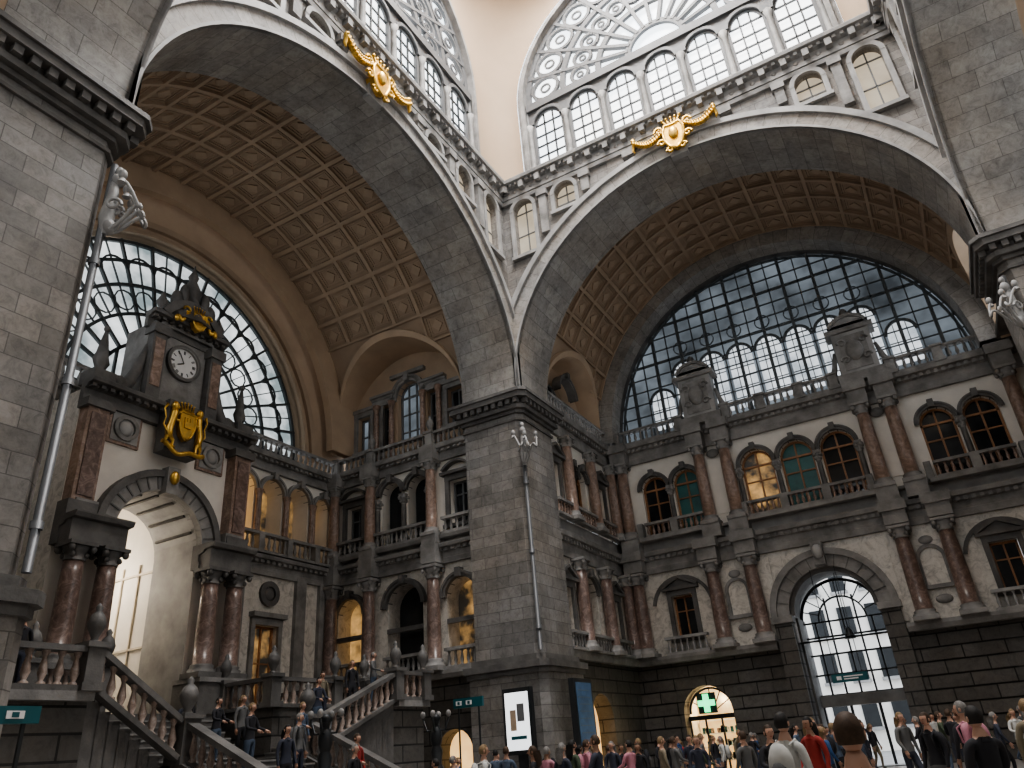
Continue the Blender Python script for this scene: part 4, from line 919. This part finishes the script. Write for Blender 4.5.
# ------------------------------------------------------------------ people
SKIN=[plain('skin_a',(.5,.3,.22),.5,var=.05),plain('skin_b',(.33,.19,.13),.5,var=.05)]
HAIR=[plain('hair_'+str(i),c,.7,var=.3,scale=40) for i,c in enumerate([(.012,.01,.009),(.06,.035,.02),(.22,.15,.08),(.2,.19,.18)])]
CL=[plain('cloth_'+str(i),c,.85,var=.15,scale=5) for i,c in enumerate([(.02,.02,.025),(.035,.04,.06),(.5,.5,.48),(.3,.035,.03),(.08,.11,.16),(.2,.17,.12),(.06,.08,.05),(.45,.2,.25),(.12,.12,.12),(.03,.08,.2)])]
SHOE=plain('shoe_leather',(.03,.025,.02),.5)
def bodymesh(name,stride,armb,bend=0,bag=False,long=False,tele=False):
    V=[];Ed=[];Rd=[]
    def v(x,y,z,r,p=None,ry=None):
        V.append((x,y,z));Rd.append((r,ry or r)); 
        if p is not None: Ed.append((p,len(V)-1))
        return len(V)-1
    pel=v(0,0,.96,.135,None,.11); sp=v(0,.01,1.1,.12,pel,.1); ch=v(0,0,1.28,.145,sp,.11); ub=v(0,.01,1.41,.1,ch,.08); nk=v(0,.01,1.5,.055,ub); hd=v(0,-.01,1.6,.06,nk)
    for sg in (-1,1):
        sh=v(sg*.17,.01,1.41,.062,ub); fw=armb[0 if sg<0 else 1]
        el=v(sg*.235,.02-.1*fw,1.16+.02*fw,.048,sh); wr=v(sg*(.24-.08*fw),-.05-.26*fw,.93+.22*fw,.033,el); hn=v(sg*(.24-.09*fw),-.07-.32*fw,.86+.26*fw,.032,wr)
        hp=v(sg*.095,0,.88,.1,pel); st=stride*sg
        kn=v(sg*.1,-.12*abs(st)-.1*st,.5,.062,hp); an=v(sg*.1,-.22*st+.04,.1 if st>=0 else .13,.042,kn); toe=v(sg*.115,-.22*st-.12,.04,.036,an)
    me=D.meshes.new(name); me.from_pydata(V,Ed,[]); ob=D.objects.new(name,me); bpy.context.scene.collection.objects.link(ob)
    m=ob.modifiers.new('s','SKIN'); 
    for i,(a,b) in enumerate(Rd): me.skin_vertices[0].data[i].radius=(a,b)
    me.skin_vertices[0].data[0].use_root=True
    s2=ob.modifiers.new('d','SUBSURF'); s2.levels=1; s2.render_levels=1
    dg=bpy.context.evaluated_depsgraph_get(); e=ob.evaluated_get(dg); m2=D.meshes.new_from_object(e); D.objects.remove(ob)
    B=MB()
    slot=[SKIN[0],HAIR[0],CL[0],CL[1],SHOE]
    for m in slot: B.mi(m)
    base=[B.V(tuple(x.co)) for x in m2.vertices]
    for p in m2.polygons:
        c=p.center; k=2
        if c.z<.1: k=4
        elif c.z<.93 and abs(c.x)<.2: k=3
        if c.z>1.47: k=0
        B.f.append([base[i] for i in p.vertices]); B.sm.append(True); B.m.append(k)
    for sg in (-1,1):
        fw=armb[0 if sg<0 else 1]; hx,hy,hz=sg*(.24-.09*fw),-.07-.32*fw,.86+.26*fw
        dv=Vector((0,-.35*(.3+fw),-1+fw*.9)).normalized()
        h=Vector((hx,hy,hz)); B.tube([tuple(h-dv*.02),tuple(h+dv*.04),tuple(h+dv*.08)],[.034,.042,.036],slot[0],7)
        for k in range(4):
            o=Vector((0,(k-1.5)*.019,0)); l=.065+.012*(1-abs(k-1.4)/1.5); q=h+o+dv*.075
            B.tube([tuple(q),tuple(q+dv*l*.6),tuple(q+dv*l+Vector((-sg*.02,0,0)))],[.0095,.009,.007],slot[0],5)
        q=h+Vector((0,-.03,0)); B.tube([tuple(q),tuple(q+dv*.03+Vector((0,-.03,0))),tuple(q+dv*.06+Vector((0,-.035,0)))],[.012,.011,.009],slot[0],5)
    hz=1.665
    seg,rg=16,12; rows=[]
    for i in range(rg+1):
        th_=pi*i/rg; row=[]
        for k in range(seg):
            a=2*pi*k/seg; x=.078*sin(th_)*cos(a); y=.098*sin(th_)*sin(a); z=.118*cos(th_)
            if z<0: x*=1+z*2.2; y*= (1+z*1.2) if y<0 else (1+z*2.8)
            row.append(B.V((x,y-.01,hz+z)))
        rows.append(row)
    for i in range(rg):
        for k in range(seg):
            a=2*pi*(k+.5)/seg; back=sin(a)>-.25; zt=.118*cos(pi*(i+.5)/rg)
            hair = zt>.06 or (back and zt>-.06)
            B.fi((rows[i][k],rows[i][(k+1)%seg],rows[i+1][(k+1)%seg],rows[i+1][k]),slot[1] if hair else slot[0],True)
    rows=[]
    for i in range(9):
        th_=pi*.66*i/8; row=[]
        for k in range(20):
            a=2*pi*k/20; f=1.0 if sin(a)>-.2 else max(.35,1-.75*(i/8))
            wv=1+.035*sin(5*a+i*1.7)+.02*sin(9*a-i*2.3)
            t2=th_*f; row.append(B.V((.086*wv*sin(t2)*cos(a),.104*wv*sin(t2)*sin(a)-.004,hz+.002+.122*cos(t2))))
        rows.append(row)
    for a_,b_ in zip(rows[:-1],rows[1:]):
        for k in range(20): B.fi((a_[k],a_[(k+1)%20],b_[(k+1)%20],b_[k]),slot[1],True)
    if long: B.tube([(0,.07,hz),(0,.1,hz-.12),(0,.1,hz-.25),(0,.09,hz-.32)],[.085,.09,.08,.03],slot[1],10)
    B.tube([(0,-.1,hz+.01),(0,-.128,hz-.03),(0,-.105,hz-.038)],[.008,.016,.01],slot[0],6)
    for sg in (-1,1):
        B.ball((sg*.031,-.094,hz+.005),.013,.01,.007,SHOE,6,4); B.ball((sg*.08,0,hz-.01),.012,.022,.032,slot[0],6,5)
    B.bar((-.024,-.093,hz-.062),(.024,-.093,hz-.062),.01,.008,CL[3])
    B.tube([(0,-.0,1.43),(0,0,1.5)],[.095,.065],slot[2],10)
    if bag:
        B.ball((0,.2,1.22),.16,.1,.24,CL[0],12,8); B.ball((0,.28,1.15),.11,.05,.12,CL[8],10,6)
        for sg in (-1,1): B.tube([(sg*.1,.12,1.42),(sg*.12,.0,1.48),(sg*.12,-.11,1.4),(sg*.13,-.08,1.2),(sg*.13,.1,1.1)],.018,CL[0],5)
    ob=B.obj(name); me=ob.data; D.objects.remove(ob); return me
BM=[bodymesh('body_a',.9,(.1,.3)),bodymesh('body_b',.0,(.9,0)),bodymesh('body_c',.5,(0,.1),long=True),bodymesh('body_d',.2,(0,0),bag=True),bodymesh('body_e',.8,(.3,.0),long=True),bodymesh('body_f',0,(.9,.9))]
def person(x,y,z=0,rot=0,bm=0,h=1.0,top=0,leg=1,hair=0,skin=0):
    ob=D.objects.new('person',BM[bm]); bpy.context.scene.collection.objects.link(ob)
    ob.location=(x,y,z-.005); ob.rotation_euler=(0,0,rot); ob.scale=(h,h,h)
    for i,m in enumerate((SKIN[skin],HAIR[hair],CL[top],CL[leg])):
        ob.material_slots[i].link='OBJECT'; ob.material_slots[i].material=m
    return ob
person(-.68,4.9,0,pi+.1,1,.945,1,0,1)
person(-2.15,10.2,0,pi-.3,3,1.03,2,1,0)
person(-.1,9.6,0,pi+.6,1,.96,0,0,0); person(2.6,11.6,0,2.5,2,1.0,0,1,2)
person(-3.2,14,0,.6,5,.98,0,1,1)
pts=[]
tries=0
while len(pts)<92 and tries<8000:
    tries+=1
    y=random.uniform(15,36.5); x=random.uniform(-12.5,4.4) if y>24 else random.uniform(-10.5,3.4)
    az=math.degrees(math.atan2(x,y))
    if az<-33 or (1.5<x<3.9 and 21.3<y<22.8): continue
    if all((x-a)**2+(y-b)**2>.7 for a,b in pts): pts.append((x,y))
for i,(x,y) in enumerate(pts):
    person(x,y,0,random.uniform(0,2*pi),random.randrange(6),random.uniform(.93,1.05),random.choice([0,0,1,1,2,0,4,5,6,8,9,0,7,8,3,1]),random.choice([0,1,1,4,8,5]),random.randrange(4),random.random()<.25)
def fz(x): return ZM*(13-int((x+17.4)/.33))/13
def rz(y): return ZM+(int((y-18.4)/.29)+1)*ZM*.8/12
extra=[(-11.6,16.2,0,3),(-11.3,19,0,4),(-11.8,22.3,0,1),(-12.9,24.4,0,0),(-13.6,22.2,0,4),(-14.4,23.6,0,0),(-15.3,22.6,0,9),(-18.6,14.6,ZM,0),(-18.3,15.3,ZM,0),(-19.2,15.0,ZM,1),(-18.8,16.6,ZM,8),(-12.0,17.5,0,5),(-15.6,24.7,0,1),(-16.6,24.3,0,8)]
for x,y,t in ((-16.3,14.7,0),(-15.6,15.7,8),(-14.8,14.5,1),(-14.4,16.6,3),(-16.6,16.8,4),(-13.6,15.6,0)): extra.append((x,y,fz(x),t))
for x,y,t in ((-18.4,19.3,1),(-19.1,20.2,5),(-18.5,21.0,0)): extra.append((x,y,rz(y),t))
extra.append((-18.8,22.5,ZU,8)); extra.append((-18.6,9.8,ZU,0))
for i,(x,y,z,t) in enumerate(extra):
    person(x,y,z,(pi/2+random.uniform(-.4,.4)) if z>0 else random.uniform(0,6),[1,2,5,3,2,1][i%6] if z>0 else [0,1,2,4,5,3][i%6],random.uniform(.94,1.04),t,[1,0,4][i%3],i%4,0)
# ------------------------------------------------------------------ world, camera
w=D.worlds.new('overcast'); bpy.context.scene.world=w; w.use_nodes=True
w.node_tree.nodes['Background'].inputs[0].default_value=(.85,.92,1,1); w.node_tree.nodes['Background'].inputs[1].default_value=3.2
try: bpy.context.scene.view_settings.look='AgX - Medium High Contrast'
except Exception: pass
def lamp(name,loc,e,c,r=.2):
    l=D.lights.new(name,'POINT'); l.energy=e;l.color=c;l.shadow_soft_size=r
    o=D.objects.new(name,l);o.location=loc; bpy.context.scene.collection.objects.link(o)
lamp('shop_light',(SX,40,3.4),200,(1,.75,.42)); lamp('passage_light',(-28.5,16.3,9),320,(1,.88,.72))
th=radians(26.6); az0=radians(28.2)
F=Vector((-sin(az0),cos(az0),0)); Rr=Vector((cos(az0),sin(az0),0)); U=Vector((0,0,1))
fw=F*cos(th)+U*sin(th); V0=U*cos(th)-F*sin(th)
cu=V0*.9965+Rr*.0835; cr=Rr*.9965-V0*.0835
M=Matrix((( cr.x,cu.x,-fw.x,0),(cr.y,cu.y,-fw.y,0),(cr.z,cu.z,-fw.z,1.6),(0,0,0,1)))
cam=D.cameras.new('camera'); cam.lens=26; cam.sensor_width=36; co=D.objects.new('camera',cam); co.matrix_world=M
bpy.context.scene.collection.objects.link(co); bpy.context.scene.camera=co
